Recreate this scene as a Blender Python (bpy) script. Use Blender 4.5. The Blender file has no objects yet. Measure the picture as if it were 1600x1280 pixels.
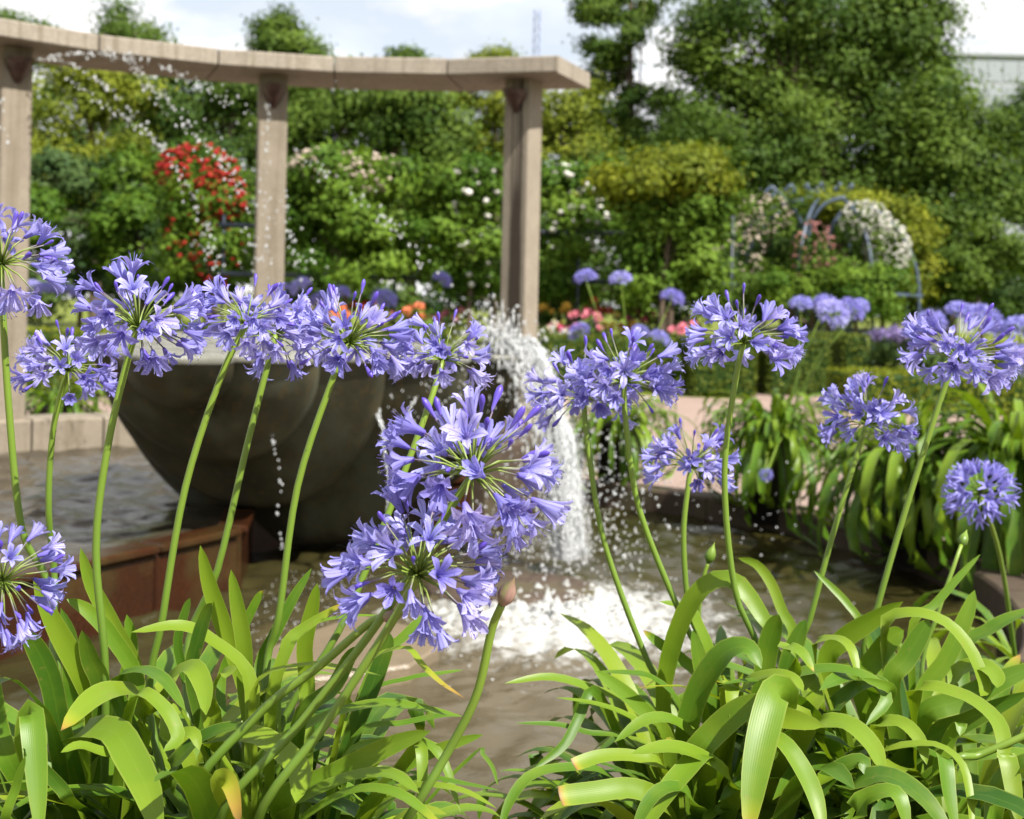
import bpy, math, random
import numpy as np
from mathutils import Vector, Matrix, Quaternion
R = math.radians
sc = bpy.context.scene
col = sc.collection
random.seed(7)

# ------------------------------------------------------------------ camera
EYE = 1.5; FPX = 2000.0; ROLL = R(1.25)
cam_d = bpy.data.cameras.new('camera'); cam = bpy.data.objects.new('camera', cam_d); col.objects.link(cam)
cam.location = (0, 0, EYE); cam.rotation_euler = (R(90), -ROLL, 0)
cam_d.sensor_width = 36; cam_d.lens = 36 * FPX / 1600; cam_d.shift_y = -0.1
cam_d.clip_end = 3000; cam_d.clip_start = 0.05
cam_d.dof.use_dof = True; cam_d.dof.focus_distance = 1.55; cam_d.dof.aperture_fstop = 7.2
sc.camera = cam

# ------------------------------------------------------------------ sky, sun, exposure
SUN_AZ = math.atan2(0.70, -0.71); SUN_EL = R(50)
w = bpy.data.worlds.new('World'); sc.world = w; w.use_nodes = True
nt = w.node_tree; nt.nodes.clear()
def wn(t): return nt.nodes.new(t)
out = wn('ShaderNodeOutputWorld'); bg = wn('ShaderNodeBackground'); bg.inputs[1].default_value = 0.07
sky = wn('ShaderNodeTexSky'); sky.sky_type = 'NISHITA'; sky.sun_disc = False
sky.sun_elevation = SUN_EL; sky.sun_rotation = SUN_AZ; sky.air_density = 1.0; sky.dust_density = 0.6
tc = wn('ShaderNodeTexCoord'); sep = wn('ShaderNodeSeparateXYZ'); nt.links.new(tc.outputs['Generated'], sep.inputs[0])
zz = wn('ShaderNodeMath'); zz.operation = 'MAXIMUM'; zz.inputs[1].default_value = 0.0; nt.links.new(sep.outputs[2], zz.inputs[0])
za = wn('ShaderNodeMath'); za.operation = 'ADD'; za.inputs[1].default_value = 0.22; nt.links.new(zz.outputs[0], za.inputs[0])
cx = wn('ShaderNodeMath'); cx.operation = 'DIVIDE'; nt.links.new(sep.outputs[0], cx.inputs[0]); nt.links.new(za.outputs[0], cx.inputs[1])
cy = wn('ShaderNodeMath'); cy.operation = 'DIVIDE'; nt.links.new(sep.outputs[1], cy.inputs[0]); nt.links.new(za.outputs[0], cy.inputs[1])
cmb = wn('ShaderNodeCombineXYZ'); nt.links.new(cx.outputs[0], cmb.inputs[0]); nt.links.new(cy.outputs[0], cmb.inputs[1])
cmb.inputs[2].default_value = 3.7
ns = wn('ShaderNodeTexNoise'); ns.inputs['Scale'].default_value = 1.9; ns.inputs['Detail'].default_value = 7; ns.inputs['Roughness'].default_value = 0.52
nt.links.new(cmb.outputs[0], ns.inputs['Vector'])
rp = wn('ShaderNodeValToRGB'); rp.color_ramp.elements[0].position = 0.465; rp.color_ramp.elements[1].position = 0.535; rp.color_ramp.elements[0].color = (0.60, 0.60, 0.60, 1)
nt.links.new(ns.outputs[0], rp.inputs[0])
mixc = wn('ShaderNodeMixRGB'); nt.links.new(rp.outputs[0], mixc.inputs[0]); nt.links.new(sky.outputs[0], mixc.inputs[1])
ns2 = wn('ShaderNodeTexNoise'); ns2.inputs['Scale'].default_value = 2.6; ns2.inputs['Detail'].default_value = 5
nt.links.new(cmb.outputs[0], ns2.inputs['Vector'])
rp2 = wn('ShaderNodeValToRGB'); rp2.color_ramp.elements[0].position = 0.38; rp2.color_ramp.elements[1].position = 0.6
rp2.color_ramp.elements[0].color = (7.0, 7.1, 7.3, 1); rp2.color_ramp.elements[1].color = (9.4, 9.3, 9.2, 1)
nt.links.new(ns2.outputs[0], rp2.inputs[0]); nt.links.new(rp2.outputs[0], mixc.inputs[2])
nt.links.new(mixc.outputs[0], bg.inputs[0]); nt.links.new(bg.outputs[0], out.inputs[0])

sl = bpy.data.lights.new('sun', 'SUN'); sl.energy = 5.0; sl.angle = R(0.5); sl.color = (1.0, 0.95, 0.87)
so = bpy.data.objects.new('sun', sl); col.objects.link(so)
sdir = Vector((math.sin(SUN_AZ) * math.cos(SUN_EL), math.cos(SUN_AZ) * math.cos(SUN_EL), math.sin(SUN_EL)))
so.rotation_euler = sdir.to_track_quat('Z', 'Y').to_euler(); so.location = (5, -5, 12)
vs = sc.view_settings; vs.view_transform = 'Standard'; vs.look = 'None'; vs.gamma = 1; vs.use_curve_mapping = False; vs.exposure = 1.12
try:
    sc.cycles.max_bounces = 6; sc.cycles.diffuse_bounces = 3; sc.cycles.transmission_bounces = 4; sc.cycles.transparent_max_bounces = 4
    sc.cycles.caustics_reflective = False; sc.cycles.caustics_refractive = False
except Exception: pass

# ------------------------------------------------------------------ helpers
def at(px, py, Y):
    dx, dy = px - 800, py - 480
    u = dx * math.cos(ROLL) + dy * math.sin(ROLL); v = -dx * math.sin(ROLL) + dy * math.cos(ROLL)
    return Vector((u / FPX * Y, Y, EYE - v / FPX * Y))

def mesh(name, V, F, mats, attrs=None, smooth=True, mi=None):
    """V (N,3), F list of tuples or (M,k) array; attrs {name: per-point floats}"""
    me = bpy.data.meshes.new(name)
    V = np.asarray(V, dtype=np.float32)
    if isinstance(F, np.ndarray):
        M, k = F.shape
        me.vertices.add(len(V)); me.vertices.foreach_set('co', V.ravel())
        me.loops.add(M * k); me.loops.foreach_set('vertex_index', F.astype(np.int32).ravel())
        me.polygons.add(M); me.polygons.foreach_set('loop_start', np.arange(0, M * k, k, dtype=np.int32))
        me.polygons.foreach_set('loop_total', np.full(M, k, dtype=np.int32))
        me.update(calc_edges=True)
    else:
        me.from_pydata(V.tolist(), [], F)
    if smooth: me.polygons.foreach_set('use_smooth', np.ones(len(me.polygons), dtype=bool))
    for m in (mats if isinstance(mats, (list, tuple)) else [mats]): me.materials.append(m)
    if mi is not None: me.polygons.foreach_set('material_index', np.asarray(mi, dtype=np.int32))
    for k, a in (attrs or {}).items():
        at_ = me.attributes.new(k, 'FLOAT', 'POINT'); at_.data.foreach_set('value', np.asarray(a, dtype=np.float32))
    me.update(); return me

def link(name, me, parent=None, mw=None):
    o = bpy.data.objects.new(name, me); col.objects.link(o)
    if parent is not None: o.parent = parent
    if mw is not None: o.matrix_local = mw
    return o
def empty(name, loc=(0, 0, 0)):
    o = bpy.data.objects.new(name, None); col.objects.link(o); o.location = loc; o.empty_display_size = 0.1; return o
def tag(o, label=None, cat=None, group=None, kind=None):
    if label: o['label'] = label
    if cat: o['category'] = cat
    if group: o['group'] = group
    if kind: o['kind'] = kind
    return o
def local(parent, V):
    """world points into a root empty that is only translated"""
    return np.asarray(V, dtype=np.float32) - np.asarray(parent.location, dtype=np.float32)

class MB:
    def __init__(s): s.V = []; s.F = []; s.A = []
    def add(s, V, F, a=0.0):
        o = len(s.V); s.V.extend([tuple(v) for v in V]); s.F.extend([tuple(i + o for i in f) for f in F])
        s.A.extend(list(a) if hasattr(a, '__len__') else [a] * len(V))
    def box(s, c, d, rz=0.0, taper=1.0, bev=0.0):
        x, y, z = d[0] / 2, d[1] / 2, d[2] / 2
        if bev <= 0:
            P = [(-x, -y, -z), (x, -y, -z), (x, y, -z), (-x, y, -z)] + [(a * taper, b * taper, z) for a, b in ((-x, -y), (x, -y), (x, y), (-x, y))]
            Fs = [(3, 2, 1, 0), (4, 5, 6, 7), (0, 1, 5, 4), (1, 2, 6, 5), (2, 3, 7, 6), (3, 0, 4, 7)]
        else:
            def ring(xx, yy, zz_, b): return [(-xx + b, -yy, zz_), (xx - b, -yy, zz_), (xx, -yy + b, zz_), (xx, yy - b, zz_), (xx - b, yy, zz_), (-xx + b, yy, zz_), (-xx, yy - b, zz_), (-xx, -yy + b, zz_)]
            P = ring(x - bev, y - bev, -z, bev * .5) + ring(x, y, -z + bev, bev) + ring(x * taper, y * taper, z - bev, bev) + ring(x * taper - bev, y * taper - bev, z, bev * .5)
            Fs = [tuple(reversed(range(8))), tuple(range(24, 32))]
            for r in range(3):
                for i in range(8): j = (i + 1) % 8; Fs.append((r * 8 + i, r * 8 + j, r * 8 + 8 + j, r * 8 + 8 + i))
        ca, sa = math.cos(rz), math.sin(rz)
        s.add([(c[0] + a * ca - b * sa, c[1] + a * sa + b * ca, c[2] + e) for a, b, e in P], Fs)
    def tube(s, pts, rad, n=6, a=0.0):
        pts = [Vector(p) for p in pts]; k = len(pts)
        rads = rad if hasattr(rad, '__len__') else [rad] * k
        V = []; T = (pts[1] - pts[0]).normalized(); N = T.orthogonal().normalized()
        for i, p in enumerate(pts):
            t = (pts[min(i + 1, k - 1)] - pts[max(i - 1, 0)])
            if t.length > 1e-9:
                t.normalize(); N = (N - t * N.dot(t)); N = N.normalized() if N.length > 1e-6 else t.orthogonal().normalized(); T = t
            B = T.cross(N)
            for j in range(n):
                q = 2 * math.pi * j / n; V.append(p + (N * math.cos(q) + B * math.sin(q)) * rads[i])
        F = [(i * n + j, i * n + (j + 1) % n, (i + 1) * n + (j + 1) % n, (i + 1) * n + j) for i in range(k - 1) for j in range(n)]
        F += [tuple(reversed(range(n))), tuple((k - 1) * n + j for j in range(n))]
        s.add(V, F, a)
    def build(s, name, mat, parent=None, smooth=True, attr='v', world=True):
        V = local(parent, s.V) if (parent is not None and world) else s.V
        return link(name, mesh(name, V, s.F, mat, {attr: s.A}, smooth), parent)

def catmull(pts, n):
    P = [Vector(p) for p in pts]; P = [P[0] * 2 - P[1]] + P + [P[-1] * 2 - P[-2]]
    seg = len(P) - 3; o = []
    for i in range(n):
        t = i / (n - 1) * seg; k = min(int(t), seg - 1); f = t - k
        a, b, c, d = P[k:k + 4]
        o.append(0.5 * ((2 * b) + (c - a) * f + (2 * a - 5 * b + 4 * c - d) * f * f + (3 * b - a - 3 * c + d) * f ** 3))
    return o

# ------------------------------------------------------------------ materials
def mat(name, base=(0.5, 0.5, 0.5), rough=0.6, spec=0.5):
    m = bpy.data.materials.new(name); m.use_nodes = True
    b = m.node_tree.nodes['Principled BSDF']; b.inputs['Base Color'].default_value = (*base, 1)
    b.inputs['Roughness'].default_value = rough; b.inputs['Specular IOR Level'].default_value = spec
    return m, m.node_tree, b
def ramp(t, src, stops):
    r = t.nodes.new('ShaderNodeValToRGB'); e = r.color_ramp.elements
    while len(e) < len(stops): e.new(0.5)
    for i, (p, c) in enumerate(stops): e[i].position = p; e[i].color = (*c, 1)
    t.links.new(src, r.inputs[0]); return r.outputs[0]
def noise(t, scale, detail=5, vec=None, rough=0.55):
    n = t.nodes.new('ShaderNodeTexNoise'); n.inputs['Scale'].default_value = scale; n.inputs['Detail'].default_value = detail; n.inputs['Roughness'].default_value = rough
    if vec is None:
        c = t.nodes.new('ShaderNodeTexCoord'); vec = c.outputs['Object']
    t.links.new(vec, n.inputs['Vector']); return n.outputs[0]
def mapping(t, scale, loc=(0, 0, 0), src='Object'):
    c = t.nodes.new('ShaderNodeTexCoord'); m = t.nodes.new('ShaderNodeMapping')
    m.inputs['Scale'].default_value = scale; m.inputs['Location'].default_value = loc
    t.links.new(c.outputs[src], m.inputs[0]); return m.outputs[0]
def mixrgb(t, fac, a, b, mode='MIX'):
    m = t.nodes.new('ShaderNodeMixRGB'); m.blend_type = mode
    for i, x in enumerate((fac, a, b)):
        if isinstance(x, (int, float)): m.inputs[i].default_value = x
        elif isinstance(x, tuple): m.inputs[i].default_value = (*x, 1)
        else: t.links.new(x, m.inputs[i])
    return m.outputs[0]
def bump(t, b, h, strength=0.4, dist=0.02):
    n = t.nodes.new('ShaderNodeBump'); n.inputs['Strength'].default_value = strength; n.inputs['Distance'].default_value = dist
    t.links.new(h, n.inputs['Height']); t.links.new(n.outputs[0], b.inputs['Normal'])
def attr(t, name):
    a = t.nodes.new('ShaderNodeAttribute'); a.attribute_name = name; return a.outputs['Fac']
def math_(t, op, a, b=None):
    m = t.nodes.new('ShaderNodeMath'); m.operation = op
    for i, x in enumerate((a, b)):
        if x is None: continue
        if isinstance(x, (int, float)): m.inputs[i].default_value = x
        else: t.links.new(x, m.inputs[i])
    return m.outputs[0]
def translucent(m, t, b, colsrc, fac):
    tr = t.nodes.new('ShaderNodeBsdfTranslucent'); mx = t.nodes.new('ShaderNodeMixShader'); mx.inputs[0].default_value = fac
    if isinstance(colsrc, tuple): tr.inputs[0].default_value = (*colsrc, 1)
    else: t.links.new(colsrc, tr.inputs[0])
    o = t.nodes['Material Output']
    t.links.new(b.outputs[0], mx.inputs[1]); t.links.new(tr.outputs[0], mx.inputs[2]); t.links.new(mx.outputs[0], o.inputs[0])

def foliage(name, dark, light, transl=0.25, rough=0.6, spec=0.12):
    m, t, b = mat(name, light, rough, spec)
    c = ramp(t, attr(t, 'v'), [(0.0, dark), (1.0, light)])
    t.links.new(c, b.inputs['Base Color'])
    c2 = mixrgb(t, 1.0, c, (1.25, 1.25, 0.55), 'MULTIPLY'); translucent(m, t, b, c2, transl); return m

M = {}
M['leaf_a'] = foliage('tree_leaf_olive', (0.030, 0.064, 0.008), (0.100, 0.155, 0.020))
M['leaf_b'] = foliage('tree_leaf_dark', (0.022, 0.050, 0.009), (0.070, 0.118, 0.018))
M['leaf_c'] = foliage('tree_leaf_yellow', (0.075, 0.105, 0.009), (0.185, 0.215, 0.020))
M['leaf_d'] = foliage('tree_leaf_blue', (0.030, 0.066, 0.020), (0.085, 0.130, 0.038))
M['leaf_lime'] = foliage('climber_leaf_lime', (0.080, 0.110, 0.008), (0.185, 0.205, 0.014))
M['leaf_fresh'] = foliage('shrub_leaf_fresh', (0.040, 0.092, 0.008), (0.120, 0.195, 0.020))
M['leaf_box'] = foliage('box_leaf', (0.042, 0.066, 0.008), (0.120, 0.145, 0.015), 0.15)
M['lavender'] = foliage('lavender_spikes', (0.13, 0.10, 0.24), (0.26, 0.2, 0.42), 0.1)

def strap_leaf_mat():
    m, t, b = mat('agapanthus_leaf', (0.14, 0.25, 0.02), 0.42, 0.3)
    v = attr(t, 'v'); u = attr(t, 'rib'); tp = attr(t, 'tip')
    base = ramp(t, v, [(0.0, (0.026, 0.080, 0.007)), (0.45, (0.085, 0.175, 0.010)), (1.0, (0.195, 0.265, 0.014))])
    blot = noise(t, 16, 3)
    base = mixrgb(t, math_(t, 'MULTIPLY', ramp(t, blot, [(0.45, (0, 0, 0)), (0.75, (1, 1, 1))]), 0.32), base, (0.20, 0.25, 0.018))
    # parallel veins along the blade, the middle one paler
    wv = math_(t, 'SINE', math_(t, 'MULTIPLY', u, 42.0))
    base = mixrgb(t, math_(t, 'MULTIPLY', math_(t, 'ADD', wv, 1.0), 0.035), base, (0.03, 0.08, 0.01))
    mid = math_(t, 'SUBTRACT', 1.0, math_(t, 'MINIMUM', math_(t, 'MULTIPLY', math_(t, 'ABSOLUTE', u), 9.0), 1.0))
    base = mixrgb(t, math_(t, 'MULTIPLY', mid, 0.14), base, (0.18, 0.27, 0.03))
    edge = math_(t, 'MULTIPLY', math_(t, 'MAXIMUM', math_(t, 'SUBTRACT', math_(t, 'ABSOLUTE', u), 0.88), 0.0), 5.0)
    base = mixrgb(t, edge, base, (0.23, 0.28, 0.05))
    # dry tips
    spots = noise(t, 60, 4)
    base = mixrgb(t, math_(t, 'MULTIPLY', ramp(t, spots, [(0.66, (0, 0, 0)), (0.72, (1, 1, 1))]), 0.25), base, (0.22, 0.15, 0.05))
    base = mixrgb(t, tp, base, ramp(t, tp, [(0.3, (0.34, 0.33, 0.02)), (0.8, (0.34, 0.19, 0.04)), (1.0, (0.13, 0.07, 0.03))]))
    t.links.new(base, b.inputs['Base Color'])
    bump(t, b, wv, 0.05, 0.001)
    translucent(m, t, b, mixrgb(t, 1.0, base, (1.3, 1.25, 0.5), 'MULTIPLY'), 0.30)
    return m
M['strap'] = strap_leaf_mat()

def petal_mat():
    m, t, b = mat('agapanthus_petal', (0.22, 0.2, 0.7), 0.45, 0.3)
    u = attr(t, 'rib'); tt = attr(t, 'tip')
    oi = t.nodes.new('ShaderNodeObjectInfo')
    pale = ramp(t, oi.outputs['Random'], [(0.0, (0.23, 0.215, 0.58)), (0.6, (0.34, 0.345, 0.74)), (1.0, (0.44, 0.42, 0.77))])
    deep = (0.10, 0.075, 0.40)
    rib = math_(t, 'SUBTRACT', 1.0, math_(t, 'MINIMUM', math_(t, 'MULTIPLY', math_(t, 'ABSOLUTE', u), 3.6), 1.0))
    c = mixrgb(t, math_(t, 'MULTIPLY', rib, 0.62), pale, deep)
    c = mixrgb(t, ramp(t, tt, [(0.0, (0.75, 0.75, 0.75)), (0.45, (0.1, 0.1, 0.1)), (1.0, (0, 0, 0))]), c, (0.12, 0.085, 0.46))
    t.links.new(c, b.inputs['Base Color']); translucent(m, t, b, mixrgb(t, 1.0, c, (1.15, 1.05, 1.05), 'MULTIPLY'), 0.34); return m
M['petal'] = petal_mat()
m, t, b = mat('agapanthus_bud', (0.11, 0.075, 0.43), 0.4, 0.4); tt = attr(t, 'tip')
t.links.new(ramp(t, tt, [(0.0, (0.15, 0.12, 0.36)), (0.3, (0.115, 0.08, 0.43)), (1.0, (0.065, 0.035, 0.32))]), b.inputs['Base Color']); M['bud'] = m
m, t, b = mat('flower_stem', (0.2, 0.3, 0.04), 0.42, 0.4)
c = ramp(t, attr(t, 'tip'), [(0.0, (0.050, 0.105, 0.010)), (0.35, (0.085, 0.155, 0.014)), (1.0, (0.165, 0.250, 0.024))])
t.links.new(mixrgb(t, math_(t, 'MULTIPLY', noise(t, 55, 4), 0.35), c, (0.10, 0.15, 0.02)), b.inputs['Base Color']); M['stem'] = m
m, t, b = mat('pedicel', (0.16, 0.25, 0.03), 0.45)
t.links.new(ramp(t, attr(t, 'tip'), [(0.0, (0.165, 0.255, 0.030)), (0.6, (0.16, 0.21, 0.04)), (1.0, (0.12, 0.08, 0.16))]), b.inputs['Base Color']); M['pedicel'] = m
m, t, b = mat('papery_sheath', (0.36, 0.2, 0.17), 0.55)
t.links.new(ramp(t, noise(t, 60, 4, mapping(t, (1, 1, 0.15))), [(0.35, (0.14, 0.17, 0.04)), (0.5, (0.22, 0.13, 0.10)), (0.68, (0.30, 0.19, 0.15))]), b.inputs['Base Color']); M['sheath'] = m
M['anther'] = mat('anther', (0.05, 0.03, 0.14), 0.6)[0]

def stone_mat(name, a, bcol, scale=6, streak=False, moss=0.0, rough=0.75):
    m, t, b = mat(name, a, rough, 0.35)
    n1 = noise(t, scale, 8, rough=0.65); n2 = noise(t, scale * 14, 4)
    c = ramp(t, n1, [(0.3, bcol), (0.7, a)])
    c = mixrgb(t, 0.35, c, ramp(t, n2, [(0.3, tuple(x * 0.55 for x in a)), (0.7, tuple(min(1, x * 1.3) for x in a))]))
    if streak:
        st = noise(t, 5, 5, mapping(t, (3.0, 3.0, 0.12)))
        c = mixrgb(t, math_(t, 'MULTIPLY', ramp(t, st, [(0.5, (0, 0, 0)), (0.66, (1, 1, 1))]), 0.5), c, (0.10, 0.078, 0.045))
    if moss:
        mo = noise(t, 3.2, 6)
        c = mixrgb(t, math_(t, 'MULTIPLY', ramp(t, mo, [(0.5, (0, 0, 0)), (0.66, (1, 1, 1))]), moss), c, (0.07, 0.08, 0.025))
    t.links.new(c, b.inputs['Base Color']); bump(t, b, n2, 0.35, 0.01); return m, t, b
M['sandstone'] = stone_mat('sandstone', (0.222, 0.188, 0.142), (0.150, 0.125, 0.094), 5, True)[0]
M['beamstone'] = stone_mat('beam_sandstone', (0.270, 0.236, 0.190), (0.170, 0.146, 0.116), 3, True)[0]
M['kerbstone'] = stone_mat('kerb_stone', (0.075, 0.052, 0.036), (0.032, 0.022, 0.015), 7, False, 0.35)[0]
M['slabstone'] = stone_mat('wet_slab', (0.19, 0.15, 0.10), (0.12, 0.092, 0.06), 6, False, 0.0, 0.3)[0]
M['ruststone'] = stone_mat('rust_wall', (0.040, 0.0125, 0.004), (0.012, 0.0055, 0.003), 4, False, 0.2, 0.25)[0]

def stained_mat():
    m, t, b = stone_mat('stained_sandstone', (0.240, 0.206, 0.158), (0.165, 0.138, 0.105), 5)
    # dark algae runs below the spout; the mask lives in the 'stain' attribute (across the face) and wanders with noise
    g = attr(t, 'stain')
    wob = noise(t, 3.0, 4, mapping(t, (1, 1, 1.2)))
    wob2 = noise(t, 9.0, 3, mapping(t, (1, 1, 1.2)))
    x = math_(t, 'ADD', g, math_(t, 'MULTIPLY', math_(t, 'SUBTRACT', wob, 0.5), 0.10))
    x = math_(t, 'ADD', x, math_(t, 'MULTIPLY', math_(t, 'SUBTRACT', wob2, 0.5), 0.035))
    dn = attr(t, 'down')
    total = None
    for c0, wd, s in ((0.36, 0.045, 0.8), (0.50, 0.035, 0.55), (0.60, 0.045, 0.75), (0.74, 0.08, 0.92)):
        d = math_(t, 'ABSOLUTE', math_(t, 'SUBTRACT', x, c0))
        k = math_(t, 'MULTIPLY', math_(t, 'MAXIMUM', math_(t, 'SUBTRACT', 1.0, math_(t, 'DIVIDE', d, wd)), 0.0), s * 2.2)
        k = math_(t, 'MINIMUM', k, s)
        total = k if total is None else math_(t, 'MAXIMUM', total, k)
    band = math_(t, 'MAXIMUM', math_(t, 'SUBTRACT', 1.0, math_(t, 'DIVIDE', math_(t, 'ABSOLUTE', math_(t, 'SUBTRACT', x, 0.58)), 0.34)), 0.0)
    band = math_(t, 'MULTIPLY', math_(t, 'MULTIPLY', band, dn), 4.5)
    band = math_(t, 'MULTIPLY', band, math_(t, 'ADD', 0.35, noise(t, 4, 6, mapping(t, (6, 6, 0.5)))))
    total = math_(t, 'MINIMUM', math_(t, 'MAXIMUM', total, band), 0.93)
    old = b.inputs['Base Color'].links[0].from_socket
    t.links.new(mixrgb(t, total, old, (0.020, 0.013, 0.007)), b.inputs['Base Color']); return m
M['stained'] = stained_mat()

def bowl_mat():
    m, t, b = mat('dark_wet_stone', (0.05, 0.045, 0.03), 0.45, 0.3)
    c = ramp(t, noise(t, 2.6, 7), [(0.3, (0.026, 0.025, 0.015)), (0.55, (0.056, 0.053, 0.032)), (0.8, (0.095, 0.075, 0.036))])
    st = noise(t, 2.2, 5, mapping(t, (1.4, 1.4, 0.35)))
    c = mixrgb(t, math_(t, 'MULTIPLY', ramp(t, st, [(0.50, (0, 0, 0)), (0.66, (1, 1, 1))]), 0.7), c, (0.105, 0.114, 0.080))
    st2 = noise(t, 11, 4, mapping(t, (2.2, 2.2, 0.15)))
    c = mixrgb(t, math_(t, 'MULTIPLY', ramp(t, st2, [(0.52, (0, 0, 0)), (0.7, (1, 1, 1))]), 0.5), c, (0.120, 0.078, 0.026))
    t.links.new(c, b.inputs['Base Color']); bump(t, b, noise(t, 40, 4), 0.25, 0.006); return m
M['bowl'] = bowl_mat()
M['rim'] = stone_mat('wet_rim_stone', (0.19, 0.19, 0.17), (0.09, 0.088, 0.07), 8, False, 0.2, 0.25)[0]

def water_mat(name, a, bcol, foamy):
    m, t, b = mat(name, a, 0.06, 0.5); b.inputs['IOR'].default_value = 1.33
    c = ramp(t, noise(t, 1.6, 4), [(0.35, bcol), (0.65, a)])
    f = attr(t, 'foam')
    c = mixrgb(t, attr(t, 'silt'), c, (0.085, 0.069, 0.042))
    fn = noise(t, 11, 8, rough=0.7)
    k = math_(t, 'ADD', f, math_(t, 'MULTIPLY', math_(t, 'SUBTRACT', fn, 0.5), 1.9))
    k = ramp(t, k, [(0.40, (0, 0, 0)), (0.85, (1, 1, 1))])
    c = mixrgb(t, math_(t, 'MULTIPLY', k, 0.8), c, (0.42, 0.43, 0.42)); t.links.new(c, b.inputs['Base Color'])
    t.links.new(math_(t, 'ADD', math_(t, 'MULTIPLY', k, 0.5), 0.06), b.inputs['Roughness'])
    h = math_(t, 'ADD', noise(t, 9, 4, mapping(t, (1, 2.2, 1))), math_(t, 'MULTIPLY', fn, math_(t, 'MULTIPLY', f, 2.2)))
    bump(t, b, h, 0.28, 0.03); return m
M['water'] = water_mat('pool_water', (0.030, 0.026, 0.008), (0.016, 0.015, 0.004), True)
M['water_up'] = water_mat('upper_water', (0.045, 0.037, 0.024), (0.028, 0.023, 0.014), True)
m, t, b = mat('falling_water', (0.80, 0.82, 0.83), 0.06, 0.7); b.inputs['IOR'].default_value = 1.33
b.inputs['Transmission Weight'].default_value = 0.55; M['drop'] = m
m, t, b = mat('water_strand', (0.80, 0.83, 0.85), 0.08, 0.6); b.inputs['IOR'].default_value = 1.33
b.inputs['Transmission Weight'].default_value = 0.65; M['strand'] = m
M['foam'] = mat('white_foam', (0.42, 0.43, 0.425), 0.3)[0]

m, t, b = mat('pink_gravel', (0.4, 0.3, 0.26), 0.85, 0.25)
c = ramp(t, noise(t, 90, 3), [(0.3, (0.15, 0.105, 0.085)), (0.5, (0.245, 0.178, 0.148)), (0.72, (0.35, 0.27, 0.23))])
c = mixrgb(t, 0.4, c, ramp(t, noise(t, 0.8, 5), [(0.3, (0.20, 0.145, 0.118)), (0.7, (0.275, 0.205, 0.172))]))
t.links.new(c, b.inputs['Base Color']); bump(t, b, noise(t, 90, 3), 0.6, 0.01); M['gravel'] = m
m, t, b = mat('lawn', (0.14, 0.17, 0.02), 0.8, 0.2)
c = ramp(t, noise(t, 2.2, 8), [(0.3, (0.075, 0.110, 0.010)), (0.7, (0.15, 0.165, 0.018))])
t.links.new(c, b.inputs['Base Color']); bump(t, b, noise(t, 60, 4), 0.8, 0.03); M['lawn'] = m
m, t, b = mat('bark', (0.12, 0.09, 0.06), 0.85, 0.2)
t.links.new(ramp(t, noise(t, 9, 6, mapping(t, (3, 3, 0.4))), [(0.3, (0.05, 0.036, 0.025)), (0.7, (0.14, 0.105, 0.075))]), b.inputs['Base Color']); M['bark'] = m
m, t, b = mat('bluegrey_iron', (0.05, 0.072, 0.115), 0.4, 0.5); M['iron'] = m
m, t, b = mat('dark_iron', (0.02, 0.026, 0.045), 0.45, 0.5); M['darkiron'] = m
m, t, b = mat('bronze_spout', (0.045, 0.022, 0.016), 0.4, 0.5)
t.links.new(ramp(t, noise(t, 25, 5), [(0.35, (0.022, 0.010, 0.008)), (0.7, (0.075, 0.036, 0.024))]), b.inputs['Base Color']); M['bronze'] = m
m, t, b = mat('planter_black', (0.022, 0.021, 0.020), 0.45, 0.4)
t.links.new(ramp(t, noise(t, 20, 5), [(0.3, (0.015, 0.014, 0.013)), (0.7, (0.038, 0.035, 0.032))]), b.inputs['Base Color']); M['pot'] = m
m, t, b = mat('soil', (0.05, 0.035, 0.025), 0.9, 0.1)
t.links.new(ramp(t, noise(t, 40, 6), [(0.3, (0.02, 0.014, 0.01)), (0.7, (0.075, 0.052, 0.035))]), b.inputs['Base Color']); M['soil'] = m
for nm, c in (('red', (0.30, 0.014, 0.012)), ('pink', (0.66, 0.20, 0.26)), ('palepink', (0.46, 0.38, 0.31)), ('white', (0.52, 0.51, 0.46)), ('yellow', (0.72, 0.43, 0.06)), ('magenta', (0.50, 0.03, 0.13)), ('coral', (0.62, 0.17, 0.08)), ('dullpink', (0.30, 0.13, 0.12))):
    m, t, b = mat('blossom_' + nm, c, 0.6, 0.2)
    t.links.new(ramp(t, noise(t, 14, 3), [(0.3, tuple(x * 0.7 for x in c)), (0.7, tuple(min(1, x * 1.15) for x in c))]), b.inputs['Base Color'])
    M['bl_' + nm] = m

# ------------------------------------------------------------------ ground
def grid_sheet(x0, x1, y0, y1, z, n=2):
    V = [(x0 + (x1 - x0) * i / n, y0 + (y1 - y0) * j / n, z) for j in range(n + 1) for i in range(n + 1)]
    F = [(j * (n + 1) + i, j * (n + 1) + i + 1, (j + 1) * (n + 1) + i + 1, (j + 1) * (n + 1) + i) for j in range(n) for i in range(n)]
    return V, F
def annulus(c, r0, r1, z, n=96):
    V = [(c[0] + r * math.cos(2 * math.pi * i / n), c[1] + r * math.sin(2 * math.pi * i / n), z) for i in range(n) for r in (r0, r1)]
    return V, [(2 * i, 2 * i + 1, 2 * ((i + 1) % n) + 1, 2 * ((i + 1) % n)) for i in range(n)]
V, F = annulus((-1.05, 7.0), 15.6, 1500, -0.008); tag(link('lawn_ground', mesh('lawn_ground', V, F, M['lawn'], None, False)), 'wide green lawn under the rose garden', 'lawn', kind='structure')
V, F = annulus((-1.05, 7.0), 3.72, 15.8, 0.0); tag(link('gravel_path', mesh('gravel_path', V, F, M['gravel'], None, False)), 'pinkish gravel terrace around the fountain basin', 'path', kind='structure')
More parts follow.
